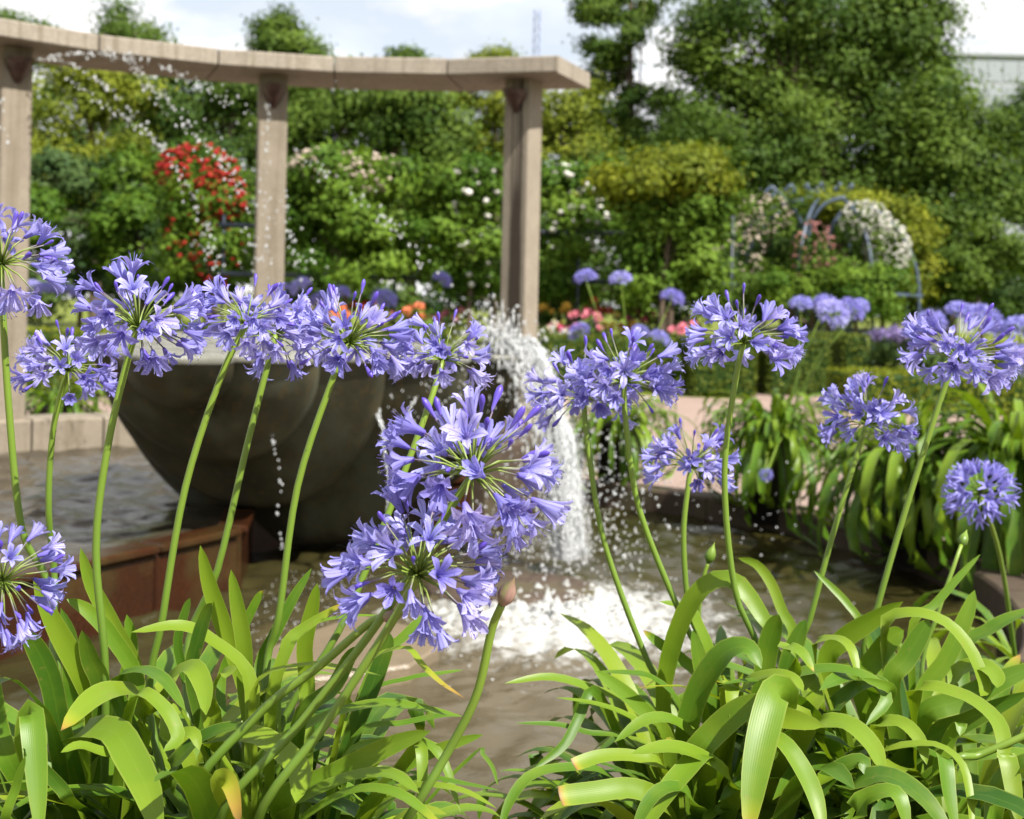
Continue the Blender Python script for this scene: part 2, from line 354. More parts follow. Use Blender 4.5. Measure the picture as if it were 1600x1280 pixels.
mb = MB(); mb.box((4.9, 27.5, 0.0), (1.6, 11.2, 0.008)); o = mb.build('side_path', M['gravel'], None, False); tag(o, 'pinkish gravel path leading between the clipped hedges', 'path', kind='structure')

# ------------------------------------------------------------------ basin and pools
CB = Vector((-1.05, 7.0, 0)); RB = 3.6           # lower basin
CA = Vector((-1.15, 7.3, 0)); RA = 4.35          # arc of columns
def ring_block(c, r0, r1, a0, a1, z0, z1, n=3, bev=0.015):
    """one kerb stone: an annular block with softened top edges"""
    prof = [(r0, z0), (r0, z1 - bev), (r0 + bev, z1), (r1 - bev, z1), (r1, z1 - bev), (r1, z0)]
    V = []; k = len(prof)
    for i in range(n + 1):
        a = a0 + (a1 - a0) * i / n
        for r, z in prof: V.append((c[0] + r * math.cos(a), c[1] + r * math.sin(a), z))
    F = [(i * k + j, i * k + (j + 1) % k, (i + 1) * k + (j + 1) % k, (i + 1) * k + j) for i in range(n) for j in range(k)]
    F += [tuple(reversed(range(k))), tuple(n * k + j for j in range(k))]
    return V, F
kerb = empty('basin_kerb', CB); tag(kerb, 'low brown stone kerb curving round the lower fountain pool', 'kerb')
na = 26
for i in range(na):
    a0 = R(-128) + R(196) * i / na; a1 = R(-128) + R(196) * (i + 1) / na - 0.002
    dz = random.uniform(-0.002, 0.002)
    V, F = ring_block(CB, RB, RB + 0.26, a0, a1, -0.30, 0.115 + dz)
    link('kerb_stone', mesh('kerb_stone', local(kerb, V), F, M['kerbstone'], None, False), kerb)

# lower pool: polar grid with real ripples and foam around the cascade
SPL = at(885, 950, 6.35); SPL.z = 0
rng = np.random.default_rng(3)
nr, nth = 170, 400
rr = np.linspace(0.0, RB + 0.01, nr); th = np.linspace(0, 2 * np.pi, nth, endpoint=False)
RR, TH = np.meshgrid(rr, th, indexing='ij')
X = CB.x + RR * np.cos(TH); Y = CB.y + RR * np.sin(TH)
Z = np.full_like(X, -0.055)
D = np.hypot(X - SPL.x, (Y - SPL.y))
for k in range(26):
    a = rng.uniform(0, 2 * np.pi); wl = rng.uniform(0.09, 0.5); ph = rng.uniform(0, 6.28)
    Z += 0.0022 * (wl / 0.25) * np.sin((X * np.cos(a) + Y * np.sin(a)) * 2 * np.pi / wl + ph)
Z += 0.008 * np.sin(D * 2 * np.pi / 0.34) * np.exp(-D / 1.4)
chop = np.zeros_like(Z)
for k in range(40):
    a = rng.uniform(0, 2 * np.pi); wl = rng.uniform(0.05, 0.22); ph = rng.uniform(0, 6.28)
    chop += np.sin((X * np.cos(a) + Y * np.sin(a)) * 2 * np.pi / wl + ph)
foam = 0.92 * np.exp(-(((X - SPL.x) / 0.82) ** 2 + ((Y - SPL.y) / 0.98) ** 2) ** 1.5)
f2 = np.exp(-(((X - SPL.x - 0.35) / 1.05) ** 2 + ((Y - SPL.y + 0.2) / 1.25) ** 2)) * 0.5
foam = np.clip(np.maximum(foam, f2), 0, 1)
silt = np.clip(np.exp(-(((X - SPL.x + 0.2) / 1.15) ** 2 + ((Y - SPL.y + 0.9) / 2.0) ** 2)), 0, 1)
Z += np.abs(chop) * 0.006 * foam + 0.03 * foam
V = np.stack([X.ravel(), Y.ravel(), Z.ravel()], 1)
ii, jj = np.meshgrid(np.arange(nr - 1), np.arange(nth), indexing='ij')
F = np.stack([ii * nth + jj, (ii + 1) * nth + jj, (ii + 1) * nth + (jj + 1) % nth, ii * nth + (jj + 1) % nth], -1).reshape(-1, 4)
tag(link('pool_water', mesh('pool_water', V, F, M['water'], {'foam': foam.ravel(), 'silt': silt.ravel()})), 'murky brown water of the lower fountain pool with white foam', 'water', kind='structure')

# upper pool on the left, its rust brown retaining wall and the outer wall carrying the columns
def up_poly():
    P = [(-0.30, 9.2), (-0.85, 8.6), (-1.62, 7.9), (-1.48, 6.88), (-2.06, 5.8), (-3.0, 4.05)]
    a0 = math.atan2(4.05 - CA.y, -3.0 + 1.15) % (2 * math.pi)
    for i in range(41):
        a = a0 + (R(68) - a0) * i / 40; P.append((CA.x + (RA - 0.2) * math.cos(a), CA.y + (RA - 0.2) * math.sin(a)))
    return P
UP = up_poly()
import bmesh
from mathutils.geometry import tessellate_polygon
# fine water sheet cut to the polygon (grid cells whose centre lies inside, edge tucked under the walls)
def inside(x, y, P):
    r = np.zeros(x.shape, bool); j = len(P) - 1
    for i in range(len(P)):
        xi, yi = P[i]; xj, yj = P[j]
        c = ((yi > y) != (yj > y)) & (x < (xj - xi) * (y - yi) / (yj - yi + 1e-12) + xi); r ^= c; j = i
    return r
g = 0.035; xs = np.arange(-5.6, 0.8, g); ys = np.arange(3.4, 11.8, g)
GX, GY = np.meshgrid(xs, ys, indexing='ij'); GZ = np.full_like(GX, 0.245)
for k in range(34):
    a = rng.uniform(0, 2 * np.pi); wl = rng.uniform(0.12, 0.6); ph = rng.uniform(0, 6.28)
    GZ += 0.0022 * (wl / 0.3) * np.sin((GX * np.cos(a) + GY * np.sin(a)) * 2 * np.pi / wl + ph)
BUB = at(190, 780, 7.8)
GF = 0.42 * np.exp(-(((GX - BUB.x) / 0.28) ** 2 + ((GY - BUB.y) / 0.42) ** 2))
n1 = len(ys); cells = inside(GX + g / 2, GY + g / 2, UP); cells[-1, :] = False; cells[:, -1] = False
ci, cj = np.nonzero(cells); F = np.stack([ci * n1 + cj, (ci + 1) * n1 + cj, (ci + 1) * n1 + cj + 1, ci * n1 + cj + 1], 1)
use, inv = np.unique(F.ravel(), return_inverse=True)
V = np.stack([GX.ravel(), GY.ravel(), GZ.ravel()], 1)[use]
tag(link('upper_water', mesh('upper_water', V, inv.reshape(-1, 4), M['water_up'], {'foam': GF.ravel()[use]})), 'rippled silvery water of the raised pool beside the bowl', 'water', kind='structure')
rw = empty('retaining_wall', (-1.95, 5.57, 0)); tag(rw, 'wet rust brown stone wall holding the raised pool', 'wall')
def wall_run(p0, p1, th_, z0, z1, name, m, parent, bev=0.012):
    p0 = Vector((*p0, 0)); p1 = Vector((*p1, 0)); d = p1 - p0; c = (p0 + p1) / 2
    mb = MB(); mb.box((c.x, c.y, (z0 + z1) / 2), (d.length, th_, z1 - z0), math.atan2(d.y, d.x), 1.0, bev); return mb.build(name, m, parent, False)
pts = [(-0.30, 9.2), (-0.85, 8.6), (-1.62, 7.9), (-1.48, 6.88), (-2.06, 5.8), (-3.05, 3.96)]
for i in range(5):
    p, q = Vector(pts[i]), Vector(pts[i + 1]); n = 2 if i else 2
    for k in range(n):
        a = p.lerp(q, k / n); b_ = p.lerp(q, (k + 1) / n); e = (b_ - a).normalized() * 0.004
        wall_run(a + e, b_ - e, 0.10, -0.15, 0.245, 'wall_block', M['ruststone'], rw)
        wall_run(a + e, b_ - e, 0.17, 0.247, 0.292, 'coping_stone', M['ruststone'], rw)
ow = empty('ring_wall', CA); tag(ow, 'pale stone ring wall under the columns behind the raised pool', 'wall')
for i in range(22):
    a0 = R(66) + R(180) * i / 22; a1 = R(66) + R(180) * (i + 1) / 22 - 0.004
    V, F = ring_block(CA, RA - 0.22, RA + 0.24, a0, a1, -0.02, 0.50, 2)
    link('wall_stone', mesh('wall_stone', local(ow, V), F, M['sandstone'], None, False), ow)
# end pier on the right of the raised pool
wall_run((0.55, 11.1), (-0.25, 9.2), 0.2, -0.15, 0.47, 'end_block', M['kerbstone'], ow)

# ------------------------------------------------------------------ colonnade
cn = empty('colonnade', (CA.x, CA.y, 0)); tag(cn, 'curved sandstone beam on square columns with bronze water spouts', 'colonnade')
ZB = 3.52
def column(ang, face, stained=False):
    p = Vector((CA.x + RA * math.cos(ang), CA.y + RA * math.sin(ang), 0))
    wd, n = 0.255, 24
    z0, z1 = 0.5, ZB
    V = []; st = []; dn = []; F = []
    N = Vector((math.cos(face), math.sin(face), 0)); T = Vector((-N.y, N.x, 0))
    b = 0.012; h = wd / 2
    # front face is +N; the 'stain' coordinate runs across it from 0 to 1, elsewhere it is -1
    prof = [(h - b, h, 0), (h, h - b, 0)]
    outline = []
    for k in range(7): outline.append((h, -(h - b) + 2 * (h - b) * k / 6, k / 6))
    outline += [(h - b, h, -1), (-h + b, h, -1), (-h, h - b, -1), (-h, -h + b, -1), (-h + b, -h, -1), (h - b, -h, -1)]
    k = len(outline)
    for i in range(n + 1):
        z = z0 + (z1 - z0) * i / n
        for f, s, u in outline:
            V.append(p + N * f + T * s + Vector((0, 0, z))); st.append(u if stained else -1); dn.append(max(0.0, min(1.0, 1.45 - i / n * 1.75)))
    F = [(i * k + j, i * k + (j + 1) % k, (i + 1) * k + (j + 1) % k, (i + 1) * k + j) for i in range(n) for j in range(k)]
    F += [tuple(reversed(range(k))), tuple(n * k + j for j in range(k))]
    c = link('column', mesh('column', local(cn, V), F, M['stained'] if stained else M['sandstone'], {'stain': st, 'down': dn}, False), cn)
    # scalloped bronze spout: a half cone with ribs that juts from the face
    mb = MB(); zt = ZB - 0.10; V = []; seg = 8
    for i in range(seg + 1):
        q = -math.pi / 2 + math.pi * i / seg; rr_ = 0.118 + (0.010 if i % 2 else -0.004)
        V.append(p + N * (h + max(0.0, math.cos(q)) * 0.17) + T * math.sin(q) * rr_ + Vector((0, 0, zt)))
    for i in range(seg + 1):
        q = -math.pi / 2 + math.pi * i / seg
        V.append(p + N * (h + max(0.0, math.cos(q)) * 0.15) + T * math.sin(q) * 0.104 + Vector((0, 0, zt - 0.045)))
    for i in range(seg + 1):
        q = -math.pi / 2 + math.pi * i / seg
        V.append(p + N * (h + max(0.0, math.cos(q)) * 0.03) + T * math.sin(q) * 0.025 + Vector((0, 0, zt - 0.19)))
    V += [p + N * (h - 0.01) + Vector((0, 0, zt - 0.01)), p + N * (h - 0.01) + Vector((0, 0, zt - 0.20))]
    s1 = seg + 1; F = []
    for r_ in (0, 1):
        for i in range(seg): F.append((r_ * s1 + i, (r_ + 1) * s1 + i, (r_ + 1) * s1 + i + 1, r_ * s1 + i + 1))
    for i in range(seg): F += [(3 * s1, i, i + 1), (3 * s1 + 1, 2 * s1 + i + 1, 2 * s1 + i)]
    mb.add(V, F)
    sp = link('spout', mesh('spout', local(cn, mb.V), mb.F, M['bronze'], None, False), c)
    return p, N
POST = {}
for nm, deg, twist, stn in (('l', 133.3, 0, False), ('m', 103.9, 0, False), ('r', 73.8, -14, True), ('ll', 161, 0, False)):
    a = R(deg); POST[nm] = column(a, a + math.pi + R(twist), stn)
jn = [67.8 + 14.4 * i for i in range(9)]
for i in range(8):
    a0, a1 = R(jn[i]), R(jn[i + 1]); V = []; g_ = 0.0018 if i else 0
    r0, r1, zt = RA - 0.40, RA + 0.47, ZB + 0.145 + random.uniform(-0.004, 0.004)
    bv = 0.012
    for a in (a0 + g_, a1 - 0.0018):
        for r, z in ((r0, ZB + bv), (r0 + bv, ZB), (r1 - bv, ZB), (r1, ZB + bv), (r1, zt - bv), (r1 - bv, zt), (r0 + bv, zt), (r0, zt - bv)):
            V.append((CA.x + r * math.cos(a), CA.y + r * math.sin(a), z + 0.001))
    F = [(j, (j + 1) % 8, 8 + (j + 1) % 8, 8 + j) for j in range(8)] + [tuple(reversed(range(8))), tuple(range(8, 16))]
    link('beam_segment', mesh('beam_segment', local(cn, V), F, M['beamstone'], None, False), cn)

# ------------------------------------------------------------------ fountain bowl: nested shell lobes meeting on the left
fb = empty('fountain_bowl', (-1.25, 8.0, 0)); tag(fb, 'dark wet stone fountain bowl carved as overlapping rounded lobes', 'fountain')
ZR = 1.235
def tilt(x): return ZR - 0.030 * (x + 1.3)
LOB = [  # centre px, half width px, front Y, back Y, drop below the rim
    (275, 86, 5.98, 7.8, 0.27), (320, 174, 6.32, 8.2, 0.60), (373, 228, 6.72, 8.6, 0.93), (442, 290, 7.12, 9.0, 1.27), (486, 328, 7.60, 9.25, 1.15)]
PW = 2.9
for li, (cpx, hpx, Yf, Yb, hh) in enumerate(LOB):
    Ye = Yf + 0.26                                   # depth of the rounded front edge
    cx_ = (cpx - 800) / FPX * Ye; rx = hpx / FPX * Ye; Yc = (Yf + Yb) / 2; ry = (Yb - Yf) / 2
    nu = 48; V = []; F = []
    # face gently domed, crisp rounded edge, straight side running back into the next lobe
    prof = [(r_, Yf + 0.20 * r_ ** 2.2) for r_ in (0.0, 0.15, 0.3, 0.45, 0.6, 0.72, 0.82, 0.90)]
    prof += [(0.90 + 0.10 * math.sin(q * math.pi / 12), Yf + 0.165 + 0.10 * (1 - math.cos(q * math.pi / 12))) for q in range(1, 7)]
    prof += [(1.0, Yf + 0.32), (0.985, Yf + 0.5), (0.95, Yf + 0.8), (0.9, Yf + 1.1), (0.78, Yb - 0.12), (0.5, Yb - 0.03), (0.0, Yb)]
    nv = len(prof) - 1
    for c_, y_ in prof:
        for i in range(nu + 1):
            q = math.pi * i / nu; x = cx_ + rx * c_ * math.cos(q); dr = hh * c_ * math.sin(q); V.append((x, y_ + 0.58 * dr, tilt(x) - 0.02 - dr))
    for j in range(nv):
        for i in range(nu): F.append((j * (nu + 1) + i, (j + 1) * (nu + 1) + i, (j + 1) * (nu + 1) + i + 1, j * (nu + 1) + i + 1))
    o = link('lobe', mesh('lobe', local(fb, V), F, M['bowl']), fb)
    loop = [(cx_ + rx * c_, y_) for c_, y_ in prof] + [(cx_ - rx * c_, y_) for c_, y_ in reversed(prof[1:-1])]
    k = len(loop); mb = MB(); V = []; F = []; sec = ((1.012, -0.030), (1.025, -0.008), (1.012, 0.010), (0.97, 0.012), (0.90, 0.004), (0.89, -0.05))
    for x, y_ in loop:
        for f_, dz in sec:
            xx = cx_ + (x - cx_) * f_; V.append((xx, Yc + (y_ - Yc) * f_, tilt(xx) + dz - 0.003 * (4 - li)))
    m_ = len(sec); F = [(i * m_ + j, ((i + 1) % k) * m_ + j, ((i + 1) % k) * m_ + j + 1, i * m_ + j + 1) for i in range(k) for j in range(m_ - 1)]
    link('rim', mesh('rim', local(fb, V), F, M['rim']), o)
    V = [(cx_, Yc, tilt(cx_) - 0.010)] + [(cx_ + (x - cx_) * .96, Yc + (y_ - Yc) * .96, tilt(x) - 0.014 - 0.003 * (4 - li)) for x, y_ in loop]
    link('water_surface', mesh('water_surface', local(fb, V), [(0, 1 + i, 1 + (i + 1) % k) for i in range(k)], M['water_up'], {'foam': [0.42] * len(V)}), o)

# wet slabs lying in the pool below the bowl
sb = empty('splash_slab', at(600, 1010, 5.6) * 1.0); sb.location.z = 0
tag(sb, 'flat wet tan stone slab with a pointed corner in the pool', 'slab')
P = [at(685, 1024, 5.55), at(640, 1062, 5.25), at(470, 1100, 5.0), at(400, 1040, 5.4), at(560, 958, 6.1), at(640, 985, 5.9)]
P = [Vector((p.x, p.y, 0)) for p in P]; c = sum(P, Vector()) / len(P); n = len(P)
V = [(*p.xy, -0.12) for p in P] + [(*p.xy, 0.012) for p in P] + [(*(c + (p - c) * 0.975).xy, 0.024) for p in P]
F = [(i, (i + 1) % n, n + (i + 1) % n, n + i) for i in range(n)] + [(n + i, n + (i + 1) % n, 2 * n + (i + 1) % n, 2 * n + i) for i in range(n)] + [tuple(range(2 * n, 3 * n))]
link('slab', mesh('slab', local(sb, V), F, M['slabstone'], None, False), sb)
ds = at(800, 915, 6.9); ds.z = 0
rs = empty('splash_disc', ds); tag(rs, 'round dark stone disc awash under the falling water', 'stone')
V = []; F = []; prof = [(0.46, -0.12), (0.47, -0.02), (0.45, 0.0), (0.30, 0.02), (0.12, 0.03)]; nu = 48
for i in range(nu):
    q = 2 * math.pi * i / nu
    for r_, z in prof: V.append((r_ * math.cos(q), r_ * math.sin(q) * 0.85, z))
k = len(prof); F = [(i * k + j, ((i + 1) % nu) * k + j, ((i + 1) % nu) * k + j + 1, i * k + j + 1) for i in range(nu) for j in range(k - 1)] + [tuple(i * k + k - 1 for i in range(nu))]
link('disc', mesh('disc', V, F, M['kerbstone']), rs)

# ------------------------------------------------------------------ water: droplets, strands, foam
def ico():
    bm = bmesh.new(); bmesh.ops.create_icosphere(bm, subdivisions=1, radius=1.0)
    V = np.array([v.co[:] for v in bm.verts]); F = np.array([[v.index for v in f.verts] for f in bm.faces]); bm.free(); return V, F
IV, IF = ico(); DROP = 0.68
def drops_mesh(name, P, S, m, stretch=None):
    """P (n,3) centres, S (n,3) radii"""
    P = np.asarray(P); S = np.asarray(S) * DROP; n = len(P)
    jit = 1 + 0.22 * rng.standard_normal((n, len(IV), 1)).clip(-1.5, 1.5)
    V = (P[:, None, :] + IV[None] * S[:, None, :] * jit).reshape(-1, 3)
    F = (np.arange(n)[:, None, None] * len(IV) + IF[None]).reshape(-1, 3)
    return mesh(name, V, F, m)
def jet(p0, p1, apex, n, spread, r, t0=0.0, t1=1.0):
    """droplets strung along a parabola from p0 to p1 rising by apex"""
    P = []; S = []
    for i in range(n):
        t_ = t0 + (t1 - t0) * (i + random.random()) / n
        p = Vector(p0).lerp(Vector(p1), t_); p.z += 4 * apex * t_ * (1 - t_)
        s = spread * t_
        P.append((p.x + random.gauss(0, s), p.y + random.gauss(0, s), p.z + random.gauss(0, s * 1.2)))
        q = r * random.uniform(0.45, 1.25); S.append((q, q, q * random.uniform(1.0, 1.7)))
    return P, S
def pjet(ctrl, n, spread, r):
    pts = catmull([at(*c) for c in ctrl], 60); P = []; S = []
    for i in range(n):
        t_ = random.random() ** 0.85; p = pts[min(59, int(t_ * 59))]
        s = spread * (0.15 + t_)
        P.append((p.x + random.gauss(0, s), p.y + random.gauss(0, s * 1.5), p.z + random.gauss(0, s)))
        q = r * random.uniform(0.4, 1.2); S.append((q, q, q * random.uniform(1, 1.6)))
    return P, S
def spray(name, parts, label, m='drop'):
    P = []; S = []
    for p, s in parts: P += p; S += s
    o = link(name, drops_mesh(name, P, S, M[m])); tag(o, label, 'water', kind='stuff'); return o
jets = [pjet([(58, 92, 10.3), (110, 100, 10.0), (170, 140, 9.7), (230, 205, 9.4), (275, 262, 9.1), (310, 340, 8.9), (345, 430, 8.7)], 150, 0.028, 0.013),
        pjet([(60, 94, 10.3), (120, 84, 10.0), (190, 92, 9.8), (225, 125, 9.5), (285, 180, 9.2), (330, 235, 9.0), (375, 300, 8.9), (395, 420, 8.7)], 120, 0.035, 0.013),
        pjet([(62, 92, 10.3), (130, 85, 10.0), (200, 88, 9.8), (270, 112, 9.5), (330, 140, 9.2), (390, 182, 9.0)], 110, 0.03, 0.012),
        pjet([(75, 100, 10.2), (105, 125, 10.0), (150, 155, 9.8), (190, 185, 9.6), (240, 225, 9.4)], 45, 0.025, 0.012),
        pjet([(-20, 60, 9.6), (2, 150, 9.2), (4, 260, 9.0)], 14, 0.02, 0.013),
        pjet([(200, 90, 9.8), (215, 110, 9.6), (240, 150, 9.4), (280, 175, 9.3), (320, 230, 9.2), (370, 250, 9.1)], 60, 0.06, 0.012)]
spray('spout_jet', jets, 'arcs of water droplets flying from the spout of the left column')
mj = [pjet([(420, 150, 11.2), (417, 200, 11.0), (414, 260, 10.6), (416, 330, 10.0), (408, 400, 9.4), (400, 440, 9.0)], 70, 0.045, 0.013),
      pjet([(455, 215, 9.6), (475, 245, 9.4), (500, 270, 9.2), (545, 295, 9.0), (590, 330, 8.8), (640, 385, 8.7), (690, 450, 8.6)], 46, 0.05, 0.013),
      pjet([(445, 300, 9.6), (450, 360, 9.2), (470, 400, 8.9), (480, 440, 8.7)], 40, 0.07, 0.012),
      pjet([(600, 325, 9.3), (625, 370, 9.0), (665, 405, 8.8), (700, 440, 8.6)], 16, 0.05, 0.013)]
spray('falling_drops', mj, 'scattered water droplets falling in front of the middle column')
# crown of splash where the jet lands in the bowl, and the cascade over its right lip
P = []; S = []
for i in range(480):
    q = random.random(); cpx = random.gauss(775, 46); top = 460 + abs(cpx - 775) * 0.5
    cpy = 572 - (572 - top) * random.random() ** 2.3
    p = at(cpx, cpy, 8.15 + random.gauss(0, 0.16)); P.append(tuple(p)); r_ = random.uniform(0.004, 0.015); S.append((r_, r_, r_ * random.uniform(1, 1.6)))
for i in range(950):
    t_ = random.random(); a = random.random()
    px = 770 + 110 * t_ ** 0.75 + random.gauss(0, 13 + 12 * t_) ; py = 520 + 330 * t_ ** 1.5 + random.gauss(0, 18)
    if px < 800 and py > 640: continue
    p = at(px, py, 7.9 - 0.55 * t_ + random.gauss(0, 0.12)); P.append(tuple(p)); r_ = random.uniform(0.004, 0.015) * (1.1 - 0.4 * t_); S.append((r_ * .8, r_ * .8, r_ * random.uniform(1.5, 5.0)))
spray('bowl_cascade', [(P, S)], 'white cascade of water bursting over the right lip of the bowl')
# sheets of white water inside the cascade
st = empty('cascade_streams', at(850, 850, 7.6)); st.location.z = 0; tag(st, 'white streams of water pouring into the pool', 'water')
for k in range(16):
    o0 = random.uniform(-26, 20); e = random.uniform(-20, 26); mb = MB()
    pts = catmull([at(782 + o0, 552, 8.0), at(815 + o0, 545 - random.uniform(0, 16), 7.95), at(848 + o0 * 0.8 + e * .3, 590, 7.8), at(872 + e, 680, 7.65), at(884 + e * 1.2, 790, 7.5), at(888 + e * 1.3, 868, 7.4)], 34)
    pts = [p + Vector((random.gauss(0, 0.008), random.gauss(0, 0.01), random.gauss(0, 0.006))) for p in pts]
    mb.tube(pts, [0.006 + 0.018 * random.random() * (1 - 0.6 * i / 33) for i in range(34)], 6); mb.build('stream', M['strand'], st)
m, t, b = mat('water_veil', (0.62, 0.64, 0.65), 0.2, 0.5)
nz = noise(t, 30, 6, mapping(t, (3.0, 3.0, 0.30)), 0.7); tb = t.nodes.new('ShaderNodeBsdfTransparent'); mx = t.nodes.new('ShaderNodeMixShader')
t.links.new(math_(t, 'MULTIPLY', ramp(t, nz, [(0.42, (0, 0, 0)), (0.70, (1, 1, 1))]), math_(t, 'SUBTRACT', 1.0, math_(t, 'ABSOLUTE', attr(t, 'rib')))), mx.inputs[0])
t.links.new(tb.outputs[0], mx.inputs[1]); t.links.new(b.outputs[0], mx.inputs[2]); t.links.new(mx.outputs[0], t.nodes['Material Output'].inputs[0]); M['veil'] = m
for k in range(7):
    o0 = random.uniform(-20, 20); e = random.uniform(-16, 20); dy = random.uniform(-.15, .15)
    pts = catmull([at(776 + o0, 556, 8.05 + dy), at(812 + o0, 538, 7.95 + dy), at(848 + o0 * .8 + e * .3, 590, 7.8 + dy), at(870 + e, 690, 7.65 + dy), at(880 + e, 790, 7.5 + dy), at(884 + e, 875, 7.4 + dy)], 30)
    V = []; U = []
    for i, p in enumerate(pts):
        wv = 0.05 + 0.07 * i / 29; an = 0.5 * k
        for u in (-1, -.33, .33, 1): V.append(p + Vector((u * wv * math.cos(an), u * wv * math.sin(an), 0.01 * math.sin(i * 1.7 + u * 4 + k)))); U.append(u)
    link('veil', mesh('veil', local(st, V), [(i * 4 + j, i * 4 + j + 1, i * 4 + j + 5, i * 4 + j + 4) for i in range(29) for j in range(3)], M['veil'], {'rib': U}), st)
ss = empty('bowl_drips', at(560, 880, 7.2)); ss.location.z = 0; tag(ss, 'thin beaded strings of water dripping down the front of the bowl', 'water')
for ctrl, r_ in (([(556, 566, 7.35), (562, 590, 7.25), (572, 612, 7.2), (584, 640, 7.16), (598, 672, 7.1), (600, 700, 7.05)], 0.011), ([(598, 572, 7.4), (592, 600, 7.3), (590, 630, 7.22), (596, 660, 7.15), (604, 690, 7.1)], 0.010),
                 ([(372, 545, 6.78), (386, 556, 6.75), (394, 575, 6.72), (402, 605, 6.7)], 0.007), ([(650, 575, 7.5), (655, 610, 7.4), (640, 640, 7.3), (650, 670, 7.2)], 0.009), ([(712, 580, 7.6), (720, 600, 7.5), (716, 625, 7.4)], 0.009), ([(600, 690, 7.1), (606, 760, 7.0), (604, 850, 6.95)], 0.007)):
    pts = catmull([at(*c) for c in ctrl], 40); mb = MB()
    pts = [p + Vector((random.gauss(0, 0.004), 0, random.gauss(0, 0.003))) for p in pts]
    mb.tube(pts, [r_ * random.choice((0.25, 0.5, 0.8, 1.2)) for _ in pts], 6); mb.build('drip', M['strand'], ss)
P = []; S = []
for y0, y1, n, x0 in ((676, 700, 6, 424), (690, 720, 8, 430), (730, 770, 6, 438), (780, 805, 6, 434), (830, 860, 5, 440), (600, 630, 5, 385)):
    for i in range(n):
        p = at(x0 + random.gauss(0, 2), random.uniform(y0, y1), 6.72); P.append(tuple(p)); r_ = random.uniform(0.004, 0.011); S.append((r_, r_, r_ * 1.5))
spray('drip_beads', [(P, S)], 'beads of water falling in a line before the bowl')
# fine sparkle between cascade and pool
P = []; S = []
for i in range(1300):
    px = random.gauss(880, 75); py = random.uniform(600, 900) if random.random() < 0.6 else random.gauss(820, 60)
    if px < 780 and py < 760: continue
    Yd = 7.5 - (py - 700) / 200 * 0.5 + random.gauss(0, 0.25); p = at(px, py, Yd)
    if p.z < 0.05: continue
    r_ = random.uniform(0.003, 0.0115) * (1 if random.random() < .9 else 1.5); P.append(tuple(p)); S.append((r_, r_, r_ * 1.3))
for i in range(110):
    p = at(random.uniform(900, 1260), random.uniform(720, 900), 7 + random.gauss(0, 0.3)); 
    if p.z > 0.04: r_ = random.uniform(0.003, 0.009); P.append(tuple(p)); S.append((r_, r_, r_))
for i in range(160):
    p = at(random.gauss(700, 60), random.gauss(620, 45), 7.3); r_ = random.uniform(0.003, 0.010); P.append(tuple(p)); S.append((r_, r_, r_ * 1.5))
spray('fine_spray', [(P, S)], 'fine sparkling spray hanging over the foaming pool')
# foam: a finely churned surface that pierces the water, with loose bubbles
def vnoise(x, y, seed):
    g_ = np.random.default_rng(seed).random((64, 64)); xi = np.floor(x).astype(int); yi = np.floor(y).astype(int); fx = x - xi; fy = y - yi
    fx = fx * fx * (3 - 2 * fx); fy = fy * fy * (3 - 2 * fy); a = g_[xi % 64, yi % 64]; b = g_[(xi + 1) % 64, yi % 64]; c = g_[xi % 64, (yi + 1) % 64]; d = g_[(xi + 1) % 64, (yi + 1) % 64]
    return (a * (1 - fx) + b * fx) * (1 - fy) + (c * (1 - fx) + d * fx) * fy
n_ = 230; fx_ = np.linspace(-1.15, 1.15, n_); fy_ = np.linspace(-1.4, 1.4, n_); FX, FY = np.meshgrid(fx_, fy_, indexing='ij')
wx = SPL.x + FX + 0.06 * vnoise(FX * 9 + 30, FY * 9 + 30, 9); wy = SPL.y + FY
hgt = sum((vnoise(wx * f_ + 20, wy * f_ + 20, 20 + i_) - 0.5) / f_ ** 0.75 for i_, f_ in enumerate((3.1, 6.3, 13, 27, 55)))
env = np.exp(-(((FX + 0.18) / 0.98) ** 2 + (FY / 0.98) ** 2) ** 1.3)
FZ = -0.055 - 0.075 + env * 0.115 + hgt * 0.17 * (0.25 + env)
V = np.stack([wx.ravel(), wy.ravel(), FZ.ravel()], 1); ii, jj = np.meshgrid(np.arange(n_ - 1), np.arange(n_ - 1), indexing='ij')
F = np.stack([ii * n_ + jj, (ii + 1) * n_ + jj, (ii + 1) * n_ + jj + 1, ii * n_ + jj + 1], -1).reshape(-1, 4)
ff = np.clip(env * 0.75 + hgt * 0.9, 0, 1)
tag(link('churned_foam', mesh('churned_foam', V, F, M['water'], {'foam': ff.ravel(), 'silt': np.full(len(V), 0.9)})), 'white churned surface of the pool under the cascade', 'foam', kind='stuff')
P = []; S = []
for i in range(1500):
    a = random.uniform(0, 2 * math.pi); q = abs(random.gauss(0, 0.56)); x = SPL.x + 0.86 * q * math.cos(a); y = SPL.y + 0.95 * q * math.sin(a)
    h = 0.10 * math.exp(-(q / 0.5) ** 2) * abs(math.sin(x * 17 + 1.3) * math.sin(y * 13)) + 0.05
    r_ = random.uniform(0.003, 0.0125) * (1.0 - 0.4 * min(q, 1)); P.append((x, y, -0.05 + random.random() * h)); S.append((r_ * 1.4, r_ * 1.4, r_ * 0.8))
for i in range(260):
    p = at(random.uniform(400, 560), random.uniform(860, 990), 6.6); r_ = random.uniform(0.003, 0.008); P.append((p.x, 3000 / max(60, (random.uniform(880, 990) - 473)) , -0.04)); S.append((r_, r_, r_ * .6))
spray('pool_foam', [(P, S)], 'churned white foam where the cascade hits the pool', 'foam')

